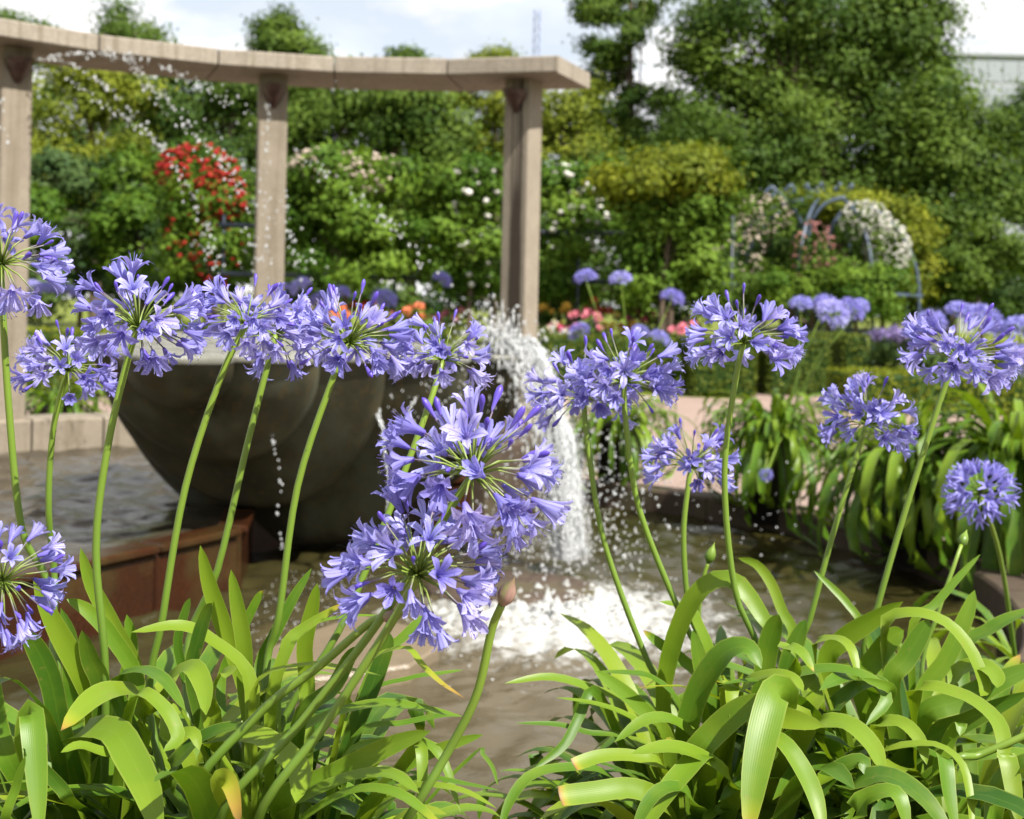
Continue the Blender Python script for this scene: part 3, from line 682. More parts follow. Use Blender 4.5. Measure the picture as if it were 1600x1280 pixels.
# ------------------------------------------------------------------ agapanthus: florets and buds (shared meshes)
def floret(open_, seed, lowpoly=False):
    """six-petalled trumpet along +Z, base at the origin, about 0.046 long"""
    r = random.Random(seed); nt_ = 3 if lowpoly else 7; V = []; F = []; U = []; T = []; mi = []
    for k in range(6):
        q0 = math.pi / 3 * k + r.uniform(-0.10, 0.10); wide = 0.0056 if k % 2 == 0 else 0.0045
        op = open_ * r.uniform(0.85, 1.15); twist = r.uniform(-0.2, 0.2); ln = r.uniform(0.93, 1.07)
        base = len(V)
        for i in range(nt_):
            t_ = i / (nt_ - 1)
            z = (0.046 - 0.012 * op * t_ * t_) * t_ * ln
            rad = 0.0016 + 0.0040 * min(1, t_ / 0.45) + op * 0.019 * max(0, t_ - 0.35) ** 1.35 / 0.65 ** 1.35
            if t_ > 0.85: z -= 0.004 * op * (t_ - 0.85) / 0.15
            hw = (0.0010 + 0.0024 * min(1, t_ / 0.4)) if t_ < 0.4 else 0.0034 + (wide - 0.0034) * math.sin(min(1, (t_ - 0.4) / 0.38) * math.pi / 2)
            if t_ > 0.8: hw *= math.sqrt(max(0.06, 1 - ((t_ - 0.8) / 0.205) ** 2))
            q = q0 + twist * t_
            cr, sr = math.cos(q), math.sin(q)
            for u in (-1, 0, 1):
                rr_ = rad + (0.0012 if u == 0 else 0.0) * (1 if t_ < 0.5 else 1.4)
                V.append((rr_ * cr - u * hw * sr, rr_ * sr + u * hw * cr, z + (0.001 * abs(u) if t_ > .5 else 0))); U.append(u); T.append(t_)
        for i in range(nt_ - 1):
            for j in range(2): a = base + i * 3 + j; F.append((a, a + 1, a + 4, a + 3)); mi.append(0)
    if not lowpoly:
        for k in range(6):      # stamens with dark anthers
            q = math.pi / 3 * k + 0.5; b0 = len(V); rr_ = 0.004 + 0.004 * open_
            P = [(0.002 * math.cos(q), 0.002 * math.sin(q), 0.016), (rr_ * .8 * math.cos(q), rr_ * .8 * math.sin(q), 0.032), (rr_ * 1.2 * math.cos(q), rr_ * 1.2 * math.sin(q), 0.039)]
            for p in P:
                for s in (-1, 1): V.append((p[0] - s * 0.0004 * math.sin(q), p[1] + s * 0.0004 * math.cos(q), p[2])); U.append(1); T.append(0.7)
            F += [(b0, b0 + 1, b0 + 3, b0 + 2), (b0 + 2, b0 + 3, b0 + 5, b0 + 4)]; mi += [0, 0]
            p = P[-1]; b1 = len(V)
            for dx, dy, dz in ((-.0009, 0, 0), (.0009, 0, 0), (0, .0009, .0018), (0, -.0009, .0018)): V.append((p[0] + dx, p[1] + dy, p[2] + dz)); U.append(1); T.append(.7)
            F += [(b1, b1 + 1, b1 + 2), (b1, b1 + 3, b1 + 1)]; mi += [1, 1]
    return V, F, U, T, mi
FLO = []
for i, op in enumerate((0.5, 0.75, 0.9, 1.0, 1.1, 1.25, 0.65, 0.95)):
    V, F, U, T, mi = floret(op, 40 + i); FLO.append(mesh('floret', V, F, [M['petal'], M['anther']], {'rib': U, 'tip': T}, True, mi))
def bud(L, rmax, seed):
    V = []; F = []; T = []; n = 6
    for i, (t_, r_) in enumerate(((0, .18), (.12, .45), (.35, .62), (.62, 1.0), (.82, .92), (.94, .55), (1, .08))):
        for j in range(n):
            q = 2 * math.pi * j / n; rr_ = rmax * r_ * (1.08 if j % 2 else 0.94); V.append((rr_ * math.cos(q) + 0.0015 * math.sin(t_ * 2 + seed), rr_ * math.sin(q), L * t_)); T.append(t_)
    F = [(i * n + j, i * n + (j + 1) % n, (i + 1) * n + (j + 1) % n, (i + 1) * n + j) for i in range(6) for j in range(n)]
    return mesh('bud', V, F, M['bud'], {'tip': T})
BUD = [bud(0.024, 0.0036, 0), bud(0.030, 0.0043, 1), bud(0.036, 0.0050, 2)]

def basis(axis, roll):
    z = Vector(axis).normalized(); x = z.orthogonal().normalized(); x = Quaternion(z, roll) @ x; y = z.cross(x)
    return Matrix(((x.x, y.x, z.x), (x.y, y.y, z.y), (x.z, y.z, z.z))).to_4x4()

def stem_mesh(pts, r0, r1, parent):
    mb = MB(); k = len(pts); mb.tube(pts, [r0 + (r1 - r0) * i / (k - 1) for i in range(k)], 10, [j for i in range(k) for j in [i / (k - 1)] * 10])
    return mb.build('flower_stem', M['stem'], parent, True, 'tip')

def umbel(plant, ctrl, radius, n_open, n_bud, seed, up=None, sag=0.35, r0=0.0053):
    n_open = int(n_open * 0.72)
    """one flowering stem of a plant: stem > pedicels, floret.., bud.."""
    r = random.Random(seed)
    pts = catmull(ctrl, 26); hub = pts[-1]
    st_ = stem_mesh(pts, r0, r0 * 0.78, plant); off = Vector(plant.location)
    ax = (pts[-1] - pts[-3]).normalized()
    if up is not None: ax = (ax + Vector(up)).normalized()
    k = radius / 0.104; L = 0.068 * k; pm = MB(); B = basis(ax, r.uniform(0, 6.28)).to_3x3(); N = n_open + n_bud
    # spathe remnants under the hub
    for i in range(N):
        f = (i + 0.5) / N
        isbud = i < n_bud and r.random() < 0.9
        if isbud: th_ = math.acos(1 - 0.42 * (i + .5) / max(1, n_bud)) if r.random() < 0.75 else r.uniform(0.8, 2.1)
        else: th_ = math.acos(min(0.95, max(-0.5, 0.80 - 1.12 * ((i - n_bud * 0.6) / (N - n_bud * 0.6)) + r.gauss(0, 0.10))))
        ph = i * 2.39996 + r.gauss(0, 0.22)
        d = B @ Vector((math.sin(th_) * math.cos(ph), math.sin(th_) * math.sin(ph), math.cos(th_)))
        Lp = L * r.uniform(0.82, 1.12) * (1.18 if isbud and th_ < 0.8 else 1.0)
        mid = hub + d * Lp * 0.5 + Vector((0, 0, 0.004 * k)); end = hub + d * Lp + Vector((0, 0, r.uniform(-0.006, 0.002) * k))
        nd = (end - mid).normalized()
        pm.tube([hub + d * 0.002, mid, end], [0.0016 * k, 0.0013 * k, 0.0011 * k], 4, [0.0] * 4 + [0.5] * 4 + [1.0] * 4)
        if isbud:
            axis = (nd + Vector((0, 0, 0.35 if th_ < 1 else -0.1)) + Vector((r.gauss(0, .1), r.gauss(0, .1), 0))).normalized()
            o = link('bud', r.choice(BUD), st_); isb = 0.84
        else:
            axis = (nd + Vector((r.gauss(0, .22), r.gauss(0, .22), r.gauss(0, .22) - 0.08))).normalized()
            o = link('floret', r.choice(FLO), st_); isb = 1.0
        s = k * r.uniform(0.82, 1.06) * isb
        o.matrix_local = Matrix.Translation(end - off) @ basis(axis, r.uniform(0, 6.28)) @ Matrix.Scale(s, 4)
    V = local(plant, pm.V); link('pedicels', mesh('pedicels', V, pm.F, M['pedicel'], {'tip': pm.A}), st_)
    return st_

def closed_bud(plant, ctrl, size, seed, r0=0.0054, m='sheath'):
    pts = catmull(ctrl, 22); st_ = stem_mesh(pts, r0, r0 * 0.8, plant); hub = pts[-1]; ax = (pts[-1] - pts[-3]).normalized()
    V = []; n = 10; T = []
    for t_, r_ in ((0, .3), (.08, .62), (.25, 1), (.45, .95), (.65, .62), (.8, .28), (.92, .12), (1, .03)):
        for j in range(n): q = 2 * math.pi * j / n; rr_ = size * 0.245 * r_ * (1.08 if j % 2 else .95); V.append((rr_ * math.cos(q), rr_ * math.sin(q), size * t_)); T.append(t_)
    F = [(i * n + j, i * n + (j + 1) % n, (i + 1) * n + (j + 1) % n, (i + 1) * n + j) for i in range(7) for j in range(n)] + [tuple(reversed(range(n)))]
    o = link('closed_bud', mesh('closed_bud', V, F, M[m], {'tip': T}), st_); o.matrix_local = Matrix.Translation(hub - Vector(plant.location)) @ basis(ax, 0)
    return st_

# ------------------------------------------------------------------ agapanthus: strap leaves
def strap(path, width, normal, seed=0, dry=0.0, blunt=False, tone=0.5, n=16, curl=0.18):
    """vertices of one leaf blade: path control points, width at the widest, rough facing normal"""
    r = random.Random(seed); pts = catmull(path, n); V = []; U = []; T = []; W = []; nx = Vector(normal).normalized()
    tw = r.uniform(-0.35, 0.35)
    for i, p in enumerate(pts):
        t_ = i / (n - 1); tg = (pts[min(i + 1, n - 1)] - pts[max(i - 1, 0)]).normalized()
        s = nx.cross(tg)
        if s.length < 0.15: s = s + Vector((0.3, 0.1, 0)); 
        s = (s - tg * s.dot(tg)).normalized(); s = Quaternion(tg, tw * t_) @ s; up = tg.cross(s)
        if up.dot(nx) < 0: up = -up
        hw = width / 2 * (0.55 + 0.45 * min(1, t_ / 0.35))
        if blunt:
            if t_ > 0.95: hw *= 0.9
        elif t_ > 0.62: hw *= max(0.0, 1 - ((t_ - 0.62) / 0.38) ** 2.2) ** 0.62 + 0.012
        for u in (-1, -0.5, 0, 0.5, 1):
            lift = curl * hw * (u * u) + 0.006 * hw * math.sin(9 * t_ + u * 3 + seed)
            V.append(p + s * (u * hw) + up * (lift * 1.0)); U.append(u); W.append(tone)
            T.append(0.0 if dry <= 0 else max(0.0, min(1.0, (t_ - (1 - dry)) / max(dry, 1e-3))))
    F = [(i * 5 + j, i * 5 + j + 1, i * 5 + j + 6, i * 5 + j + 5) for i in range(n - 1) for j in range(4)]
    return V, F, {'rib': U, 'tip': T, 'v': W}

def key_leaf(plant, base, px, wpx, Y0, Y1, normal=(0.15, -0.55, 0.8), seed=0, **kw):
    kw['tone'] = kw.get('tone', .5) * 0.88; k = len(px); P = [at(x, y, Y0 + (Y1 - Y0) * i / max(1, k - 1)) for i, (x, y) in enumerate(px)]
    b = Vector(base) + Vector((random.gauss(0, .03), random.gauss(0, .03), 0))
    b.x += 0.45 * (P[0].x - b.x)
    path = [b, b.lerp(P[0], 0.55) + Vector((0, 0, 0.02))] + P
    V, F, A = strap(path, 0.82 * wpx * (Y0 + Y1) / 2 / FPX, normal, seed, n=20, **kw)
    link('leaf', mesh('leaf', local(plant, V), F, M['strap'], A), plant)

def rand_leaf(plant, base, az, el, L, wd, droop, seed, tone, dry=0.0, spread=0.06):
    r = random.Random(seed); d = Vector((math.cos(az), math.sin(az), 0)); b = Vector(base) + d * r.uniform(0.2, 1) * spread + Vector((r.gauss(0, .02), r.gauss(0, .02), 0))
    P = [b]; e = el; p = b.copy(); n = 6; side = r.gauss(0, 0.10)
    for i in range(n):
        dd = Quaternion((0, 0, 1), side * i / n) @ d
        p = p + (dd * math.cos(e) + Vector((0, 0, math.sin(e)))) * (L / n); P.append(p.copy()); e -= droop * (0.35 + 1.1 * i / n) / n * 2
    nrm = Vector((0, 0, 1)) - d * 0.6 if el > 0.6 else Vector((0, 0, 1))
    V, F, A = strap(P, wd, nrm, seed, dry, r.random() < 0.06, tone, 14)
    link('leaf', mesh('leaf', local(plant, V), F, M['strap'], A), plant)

def clump(plant, base, n, L, wd, seed, azr=(0, 2 * math.pi), elr=(0.3, 1.45), droop=(0.9, 2.3), spread=0.09, avoid=None):
    r = random.Random(seed)
    for i in range(n):
        az = azr[0] + (azr[1] - azr[0]) * ((i * 0.618) % 1.0) + r.gauss(0, 0.15)
        el = r.uniform(*elr)
        short = 1.0
        if avoid is not None and abs((az - avoid + math.pi) % (2 * math.pi) - math.pi) < 0.85: short = 0.62; el = max(el, 0.9)
        rand_leaf(plant, base, az, el, L * short * r.uniform(0.7, 1.15), wd * r.uniform(0.7, 1.15), r.uniform(*droop), seed * 1000 + i, min(1, max(0, r.gauss(0.42, 0.28))), 0.25 * r.random() if r.random() < 0.10 else 0.0, spread)

def planter(loc, rtop, h, label):
    e = empty('planter', loc); tag(e, label, 'planter')
    V = []; n = 28; prof = [(0.0, 0.0), (rtop * 0.78, 0.0), (rtop * 0.97, h * 0.9), (rtop * 1.03, h * 0.9), (rtop * 1.05, h), (rtop * 0.97, h), (rtop * 0.95, h * 0.94)]
    for i in range(n):
        q = 2 * math.pi * i / n
        for r_, z in prof: V.append((r_ * math.cos(q), r_ * math.sin(q), z))
    k = len(prof); F = [(i * k + j, ((i + 1) % n) * k + j, ((i + 1) % n) * k + j + 1, i * k + j + 1) for i in range(n) for j in range(k - 1)]
    link('tub', mesh('tub', V, F, M['pot']), e)
    V = [(0, 0, h * 0.955)] + [(rtop * 0.955 * math.cos(2 * math.pi * i / n), rtop * 0.955 * math.sin(2 * math.pi * i / n), h * 0.94) for i in range(n)]
    link('soil', mesh('soil', V, [(0, 1 + i, 1 + (i + 1) % n) for i in range(n)], M['soil']), e)

# --- near left: two plants
baseA = Vector((at(150, 1330, 1.62).x, 1.62, 0.74)); baseB = Vector((at(430, 1330, 1.60).x, 1.60, 0.74))
baseC = Vector((at(1120, 1330, 1.95).x, 1.95, 0.66)); baseD = Vector((at(1450, 1330, 2.0).x, 2.0, 0.66))
PA = empty('agapanthus_plant', baseA); tag(PA, 'agapanthus with tall arching blue flower heads before the rust brown wall', 'plant', 'agapanthus plants in tubs')
PB = empty('agapanthus_plant', baseB); tag(PB, 'agapanthus with two big leaning blue umbels and a papery closed bud', 'plant', 'agapanthus plants in tubs')
PC = empty('agapanthus_plant', baseC); tag(PC, 'agapanthus with long curved stems rising beside the white foam', 'plant', 'agapanthus plants in tubs')
PD = empty('agapanthus_plant', baseD); tag(PD, 'agapanthus with broad glossy leaves spreading before the dark kerb water', 'plant', 'agapanthus plants in tubs')
UPR = (0.1, -0.95, 0.25)
KA = [([(150, 1120), (131, 1060), (90, 985), (52, 908)], 42, 1.62, 1.56, UPR, .75), ([(215, 1060), (176, 975), (143, 912), (126, 856)], 31, 1.72, 1.72, UPR, .7),
      ([(215, 1075), (175, 995), (138, 955), (104, 936)], 30, 1.66, 1.64, UPR, .55), ([(95, 1140), (80, 1065), (55, 1010), (35, 985)], 42, 1.55, 1.5, UPR, .15),
      ([(160, 1080), (142, 1030), (128, 985)], 40, 1.6, 1.58, UPR, .25), ([(228, 1098), (190, 1078), (145, 1092), (95, 1142)], 50, 1.56, 1.40, None, .85),
      ([(120, 1150), (175, 1142), (205, 1185), (232, 1240), (250, 1310)], 62, 1.50, 1.32, None, .72), ([(45, 1180), (48, 1112), (52, 1140), (58, 1220), (62, 1310)], 46, 1.42, 1.34, UPR, .55),
      ([(215, 1180), (165, 1176), (125, 1165), (95, 1176)], 24, 1.45, 1.38, None, .8), ([(80, 1140), (55, 1095), (15, 1062), (-20, 1080)], 34, 1.5, 1.38, None, .1),
      ([(20, 1200), (-5, 1130), (-15, 1060), (-20, 1000)], 40, 1.5, 1.5, UPR, .4), ([(110, 1250), (95, 1230), (45, 1180), (40, 1175)], 26, 1.4, 1.36, UPR, .2),
      ([(10, 1290), (25, 1230), (40, 1180)], 18, 1.36, 1.34, UPR, .55), ([(210, 1090), (250, 1100), (278, 1150), (255, 1175)], 30, 1.46, 1.40, None, .7),
      ([(170, 1130), (200, 1050), (205, 1000), (198, 960)], 28, 1.75, 1.75, UPR, .5), ([(120, 1130), (110, 1060), (112, 1000), (95, 950)], 30, 1.78, 1.78, UPR, .3)]
KB = [([(388, 1090), (352, 985), (328, 915), (313, 852)], 34, 1.72, 1.70, UPR, .80), ([(385, 1085), (382, 1010), (371, 945), (361, 890)], 32, 1.68, 1.68, UPR, .72),
      ([(480, 1080), (476, 1010), (487, 955), (496, 911)], 31, 1.66, 1.64, UPR, .75), ([(405, 1050), (430, 990), (458, 935), (487, 888)], 22, 1.74, 1.76, UPR, .3),
      ([(300, 1060), (308, 1005), (322, 960), (331, 942)], 27, 1.60, 1.58, UPR, .10), ([(345, 1070), (372, 1000), (400, 940), (412, 922)], 18, 1.76, 1.76, UPR, .5),
      ([(300, 1090), (278, 1010), (290, 955), (297, 935)], 18, 1.78, 1.78, UPR, .25), ([(180, 1075), (215, 1048), (255, 1062), (290, 1112)], 34, 1.56, 1.46, None, .35),
      ([(255, 1090), (295, 1042), (318, 1072), (322, 1118)], 40, 1.55, 1.46, None, .80), ([(330, 1120), (342, 1062), (356, 1050), (352, 1060)], 38, 1.58, 1.52, None, .85),
      ([(262, 1222), (300, 1165), (345, 1140), (392, 1134)], 40, 1.48, 1.46, None, .12), ([(330, 1160), (400, 1150), (452, 1185), (468, 1215), (462, 1255)], 52, 1.50, 1.38, None, .85),
      ([(390, 1060), (330, 1000), (280, 978), (205, 988)], 30, 1.66, 1.60, None, .85), ([(400, 1190), (490, 1128), (585, 1100), (655, 1107), (722, 1120)], 30, 1.56, 1.48, None, .62),
      ([(440, 1250), (530, 1205), (610, 1165), (673, 1142)], 40, 1.46, 1.42, UPR, .60), ([(455, 1260), (540, 1218), (610, 1210), (655, 1240)], 40, 1.44, 1.34, None, .70),
      ([(450, 1300), (540, 1240), (620, 1240), (700, 1300)], 36, 1.42, 1.30, None, .6), ([(555, 1135), (580, 1075), (602, 1015), (610, 990)], 34, 1.60, 1.60, UPR, .05),
      ([(590, 1030), (625, 1000), (650, 975), (668, 958)], 18, 1.66, 1.68, UPR, .5), ([(570, 1090), (640, 1060), (690, 1052), (724, 1047)], 12, 1.62, 1.64, None, .4),
      ([(560, 1050), (630, 1012), (660, 1040), (690, 1068), (727, 1092)], 15, 1.56, 1.46, None, .95), ([(560, 1145), (630, 1130), (690, 1118), (722, 1119)], 14, 1.56, 1.54, None, .45),
      ([(600, 1225), (655, 1185), (710, 1162), (755, 1148)], 22, 1.48, 1.46, UPR, .62), ([(590, 1235), (660, 1215), (730, 1226), (782, 1236)], 16, 1.46, 1.42, None, .35),
      ([(590, 1260), (650, 1228), (720, 1235), (776, 1263)], 20, 1.42, 1.36, None, .8), ([(440, 1010), (490, 975), (545, 963), (605, 962)], 9, 1.7, 1.7, None, .6),
      ([(400, 1070), (480, 1038), (545, 1046), (596, 1056)], 15, 1.56, 1.50, None, .9), ([(425, 1090), (450, 1010), (470, 985), (540, 940)], 24, 1.58, 1.6, UPR, .78),
      ([(640, 1180), (655, 1160), (660, 1200), (655, 1300)], 24, 1.46, 1.40, UPR, .75), ([(470, 1120), (520, 1075), (545, 1030), (560, 1010)], 30, 1.52, 1.5, UPR, .2),
      ([(280, 1110), (262, 1150), (300, 1145), (312, 1172)], 30, 1.46, 1.42, None, .8), ([(345, 1230), (350, 1215), (362, 1230), (375, 1290)], 36, 1.36, 1.32, UPR, 1.0),
      ([(540, 1180), (600, 1160), (680, 1170), (720, 1270)], 24, 1.52, 1.44, None, .6), ([(745, 1175), (755, 1180), (770, 1200), (778, 1228)], 9, 1.6, 1.5, None, .5)]
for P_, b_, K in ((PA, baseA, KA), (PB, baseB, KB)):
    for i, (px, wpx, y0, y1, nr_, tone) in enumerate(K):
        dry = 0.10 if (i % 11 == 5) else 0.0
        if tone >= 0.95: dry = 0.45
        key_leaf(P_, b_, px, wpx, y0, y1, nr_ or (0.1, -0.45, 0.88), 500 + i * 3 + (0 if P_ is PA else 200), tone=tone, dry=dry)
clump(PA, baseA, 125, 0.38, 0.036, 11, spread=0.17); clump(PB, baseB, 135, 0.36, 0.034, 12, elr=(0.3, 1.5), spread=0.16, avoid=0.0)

KC = [([(1035, 1090), (1058, 985), (1098, 918), (1148, 908), (1192, 965), (1204, 990)], 36, 1.95, 1.85, (0.1, -0.7, 0.7), .70), ([(1240, 1000), (1222, 955), (1205, 912), (1182, 882), (1153, 872)], 20, 2.05, 2.1, UPR, .75),
      ([(1190, 1080), (1198, 1020), (1208, 982), (1217, 960)], 40, 1.86, 1.84, UPR, .45), ([(1230, 1040), (1245, 1000), (1258, 968)], 34, 1.95, 1.95, UPR, .25),
      ([(1070, 1160), (1090, 1080), (1130, 1022), (1168, 1012), (1190, 1045)], 46, 1.80, 1.72, (0.1, -0.7, 0.7), .40), ([(1150, 1090), (1192, 1058), (1232, 1058), (1255, 1080)], 44, 1.78, 1.70, None, .85),
      ([(1080, 1190), (1120, 1140), (1165, 1105), (1210, 1092)], 50, 1.72, 1.68, (0, -.8, .6), .62), ([(1225, 1100), (1212, 1080), (1196, 1130), (1180, 1210), (1168, 1310)], 62, 1.70, 1.55, UPR, .60),
      ([(1190, 1160), (1222, 1160), (1255, 1205), (1275, 1250), (1288, 1310)], 40, 1.66, 1.55, None, .68), ([(1150, 1230), (1110, 1190), (1050, 1168), (985, 1178)], 42, 1.70, 1.62, None, .72),
      ([(1100, 1180), (1070, 1205), (1030, 1255), (1000, 1310)], 46, 1.68, 1.56, None, .66), ([(1030, 1250), (985, 1232), (930, 1238), (874, 1245)], 40, 1.66, 1.60, (0, -.8, .6), .72),
      ([(1000, 1110), (930, 1078), (860, 1058), (788, 1068)], 20, 1.88, 1.80, None, .7), ([(1040, 1150), (1000, 1105), (962, 1072), (928, 1048)], 30, 1.86, 1.84, UPR, .62),
      ([(1030, 1150), (980, 1118), (930, 1100), (868, 1090)], 20, 1.84, 1.80, None, .75), ([(980, 1155), (920, 1145), (870, 1132), (805, 1130)], 14, 1.84, 1.8, None, .3),
      ([(930, 1080), (905, 1120), (880, 1165), (833, 1202)], 20, 1.84, 1.76, UPR, .3), ([(940, 1205), (880, 1200), (830, 1212), (798, 1250), (780, 1300)], 24, 1.72, 1.62, None, .40),
      ([(1040, 1200), (990, 1182), (940, 1182), (896, 1196)], 28, 1.70, 1.64, None, .8), ([(1100, 1070), (1065, 1030), (1030, 1005), (1005, 985)], 22, 1.95, 1.95, UPR, .55),
      ([(1110, 1030), (1090, 975), (1075, 950), (1030, 940)], 26, 2.0, 2.0, None, .7), ([(1120, 1110), (1100, 1060), (1090, 1020), (1082, 985)], 36, 1.9, 1.9, UPR, .3),
      ([(1140, 1110), (1138, 1070), (1142, 1072), (1140, 1120)], 40, 1.78, 1.7, UPR, .95), ([(1245, 1040), (1225, 1012), (1250, 1018), (1272, 1050)], 32, 1.80, 1.74, None, .7),
      ([(1260, 1130), (1215, 1120), (1240, 1125), (1288, 1135)], 44, 1.72, 1.66, (0, -.8, .6), .9), ([(1000, 1220), (930, 1190), (890, 1210), (850, 1262)], 9, 1.75, 1.68, None, .05),
      ([(1010, 1215), (950, 1205), (900, 1225), (868, 1245)], 10, 1.76, 1.7, None, .05), ([(1060, 1100), (1020, 1060), (985, 1052), (930, 1050)], 22, 1.9, 1.86, None, .35),
      ([(1090, 1260), (1060, 1230), (1020, 1245), (985, 1310)], 34, 1.64, 1.56, None, .35), ([(1120, 1190), (1060, 1130), (1010, 1125), (960, 1160)], 30, 1.8, 1.72, None, .6)]
KD = [([(1290, 1040), (1315, 1000), (1360, 970), (1411, 940)], 42, 1.95, 1.92, UPR, .72), ([(1390, 1070), (1415, 1030), (1438, 990), (1452, 968)], 40, 1.86, 1.86, UPR, .40), ([(1345, 1070), (1370, 1025), (1395, 995), (1412, 985)], 42, 1.92, 1.92, UPR, .65),
      ([(1380, 985), (1420, 958), (1475, 972), (1515, 1015), (1538, 1072), (1532, 1088)], 34, 1.90, 1.80, None, .85), ([(1440, 1090), (1478, 1030), (1508, 965), (1523, 922)], 34, 1.98, 2.0, UPR, .60),
      ([(1270, 1020), (1300, 998), (1328, 1012), (1342, 1062)], 28, 1.88, 1.80, None, .85), ([(1230, 1070), (1290, 1045), (1355, 1058), (1385, 1092), (1352, 1135)], 30, 1.84, 1.74, None, .45),
      ([(1430, 1080), (1500, 1085), (1552, 1120), (1568, 1160), (1562, 1210)], 34, 1.80, 1.66, None, .80), ([(1370, 1140), (1405, 1128), (1436, 1155), (1448, 1195)], 30, 1.74, 1.66, None, .82),
      ([(1270, 1140), (1320, 1130), (1362, 1165), (1378, 1205)], 46, 1.74, 1.64, None, .78), ([(1265, 1260), (1300, 1210), (1345, 1188), (1350, 1210)], 38, 1.68, 1.64, None, .30),
      ([(1320, 1235), (1380, 1212), (1440, 1245), (1490, 1310)], 52, 1.66, 1.55, None, .20), ([(1465, 1200), (1475, 1185), (1482, 1240), (1495, 1310)], 36, 1.66, 1.58, UPR, .45),
      ([(1560, 1200), (1572, 1180), (1584, 1240), (1590, 1310)], 36, 1.66, 1.58, UPR, .8), ([(1440, 1120), (1500, 1095), (1560, 1065), (1630, 1035)], 44, 1.84, 1.82, UPR, .45),
      ([(1425, 980), (1460, 945), (1495, 905), (1532, 866)], 16, 1.98, 2.0, UPR, .55), ([(1350, 985), (1325, 945), (1300, 918), (1272, 892)], 15, 2.0, 2.04, UPR, .55),
      ([(1370, 1180), (1450, 1162), (1500, 1190), (1516, 1250), (1518, 1310)], 20, 1.70, 1.58, None, .85), ([(1400, 1200), (1460, 1150), (1520, 1120), (1610, 1080)], 48, 1.88, 1.84, UPR, .25),
      ([(1300, 1120), (1330, 1080), (1370, 1065), (1392, 1075)], 34, 1.82, 1.78, None, .3), ([(1360, 1120), (1385, 1090), (1390, 1075), (1345, 1060)], 24, 1.8, 1.75, UPR, .5),
      ([(1500, 1020), (1545, 985), (1580, 965), (1620, 950)], 34, 2.05, 2.05, None, .35), ([(1490, 1060), (1530, 1040), (1555, 1055), (1558, 1075)], 40, 1.86, 1.80, None, .78),
      ([(1460, 1240), (1480, 1160), (1500, 1130), (1500, 1150)], 30, 1.74, 1.7, UPR, .6), ([(1540, 1300), (1560, 1230), (1600, 1190), (1640, 1180)], 40, 1.66, 1.6, None, .5),
      ([(1330, 1290), (1350, 1250), (1400, 1240), (1420, 1300)], 44, 1.62, 1.56, None, .55)]
for P_, b_, K in ((PC, baseC, KC), (PD, baseD, KD)):
    for i, (px, wpx, y0, y1, nr_, tone) in enumerate(K):
        dry = 0.10 if (i % 12 == 7) else 0.0
        if (P_ is PC and i in (11, 18, 23)): dry = 0.06
        key_leaf(P_, b_, px, wpx, y0, y1, nr_ or (0.1, -0.45, 0.88), 900 + i * 3 + (0 if P_ is PC else 200), tone=tone, dry=dry, blunt=(P_ is PC and i in (11, 18)))
clump(PC, baseC, 140, 0.42, 0.036, 13, spread=0.19, avoid=math.pi); clump(PD, baseD, 160, 0.46, 0.037, 14, spread=0.25)
planter((baseA.x, baseA.y, 0), 0.20, 0.76, 'dark tub below the leaves beside the rust brown wall')
planter((baseB.x, baseB.y, 0), 0.0 + 0.20, 0.755, 'dark tub below the two big leaning umbels')
planter((baseC.x, baseC.y, 0), 0.24, 0.68, 'dark tub below the long curved stems by the foam')
planter((baseD.x, baseD.y, 0), 0.26, 0.685, 'dark tub below the broad glossy leaves')

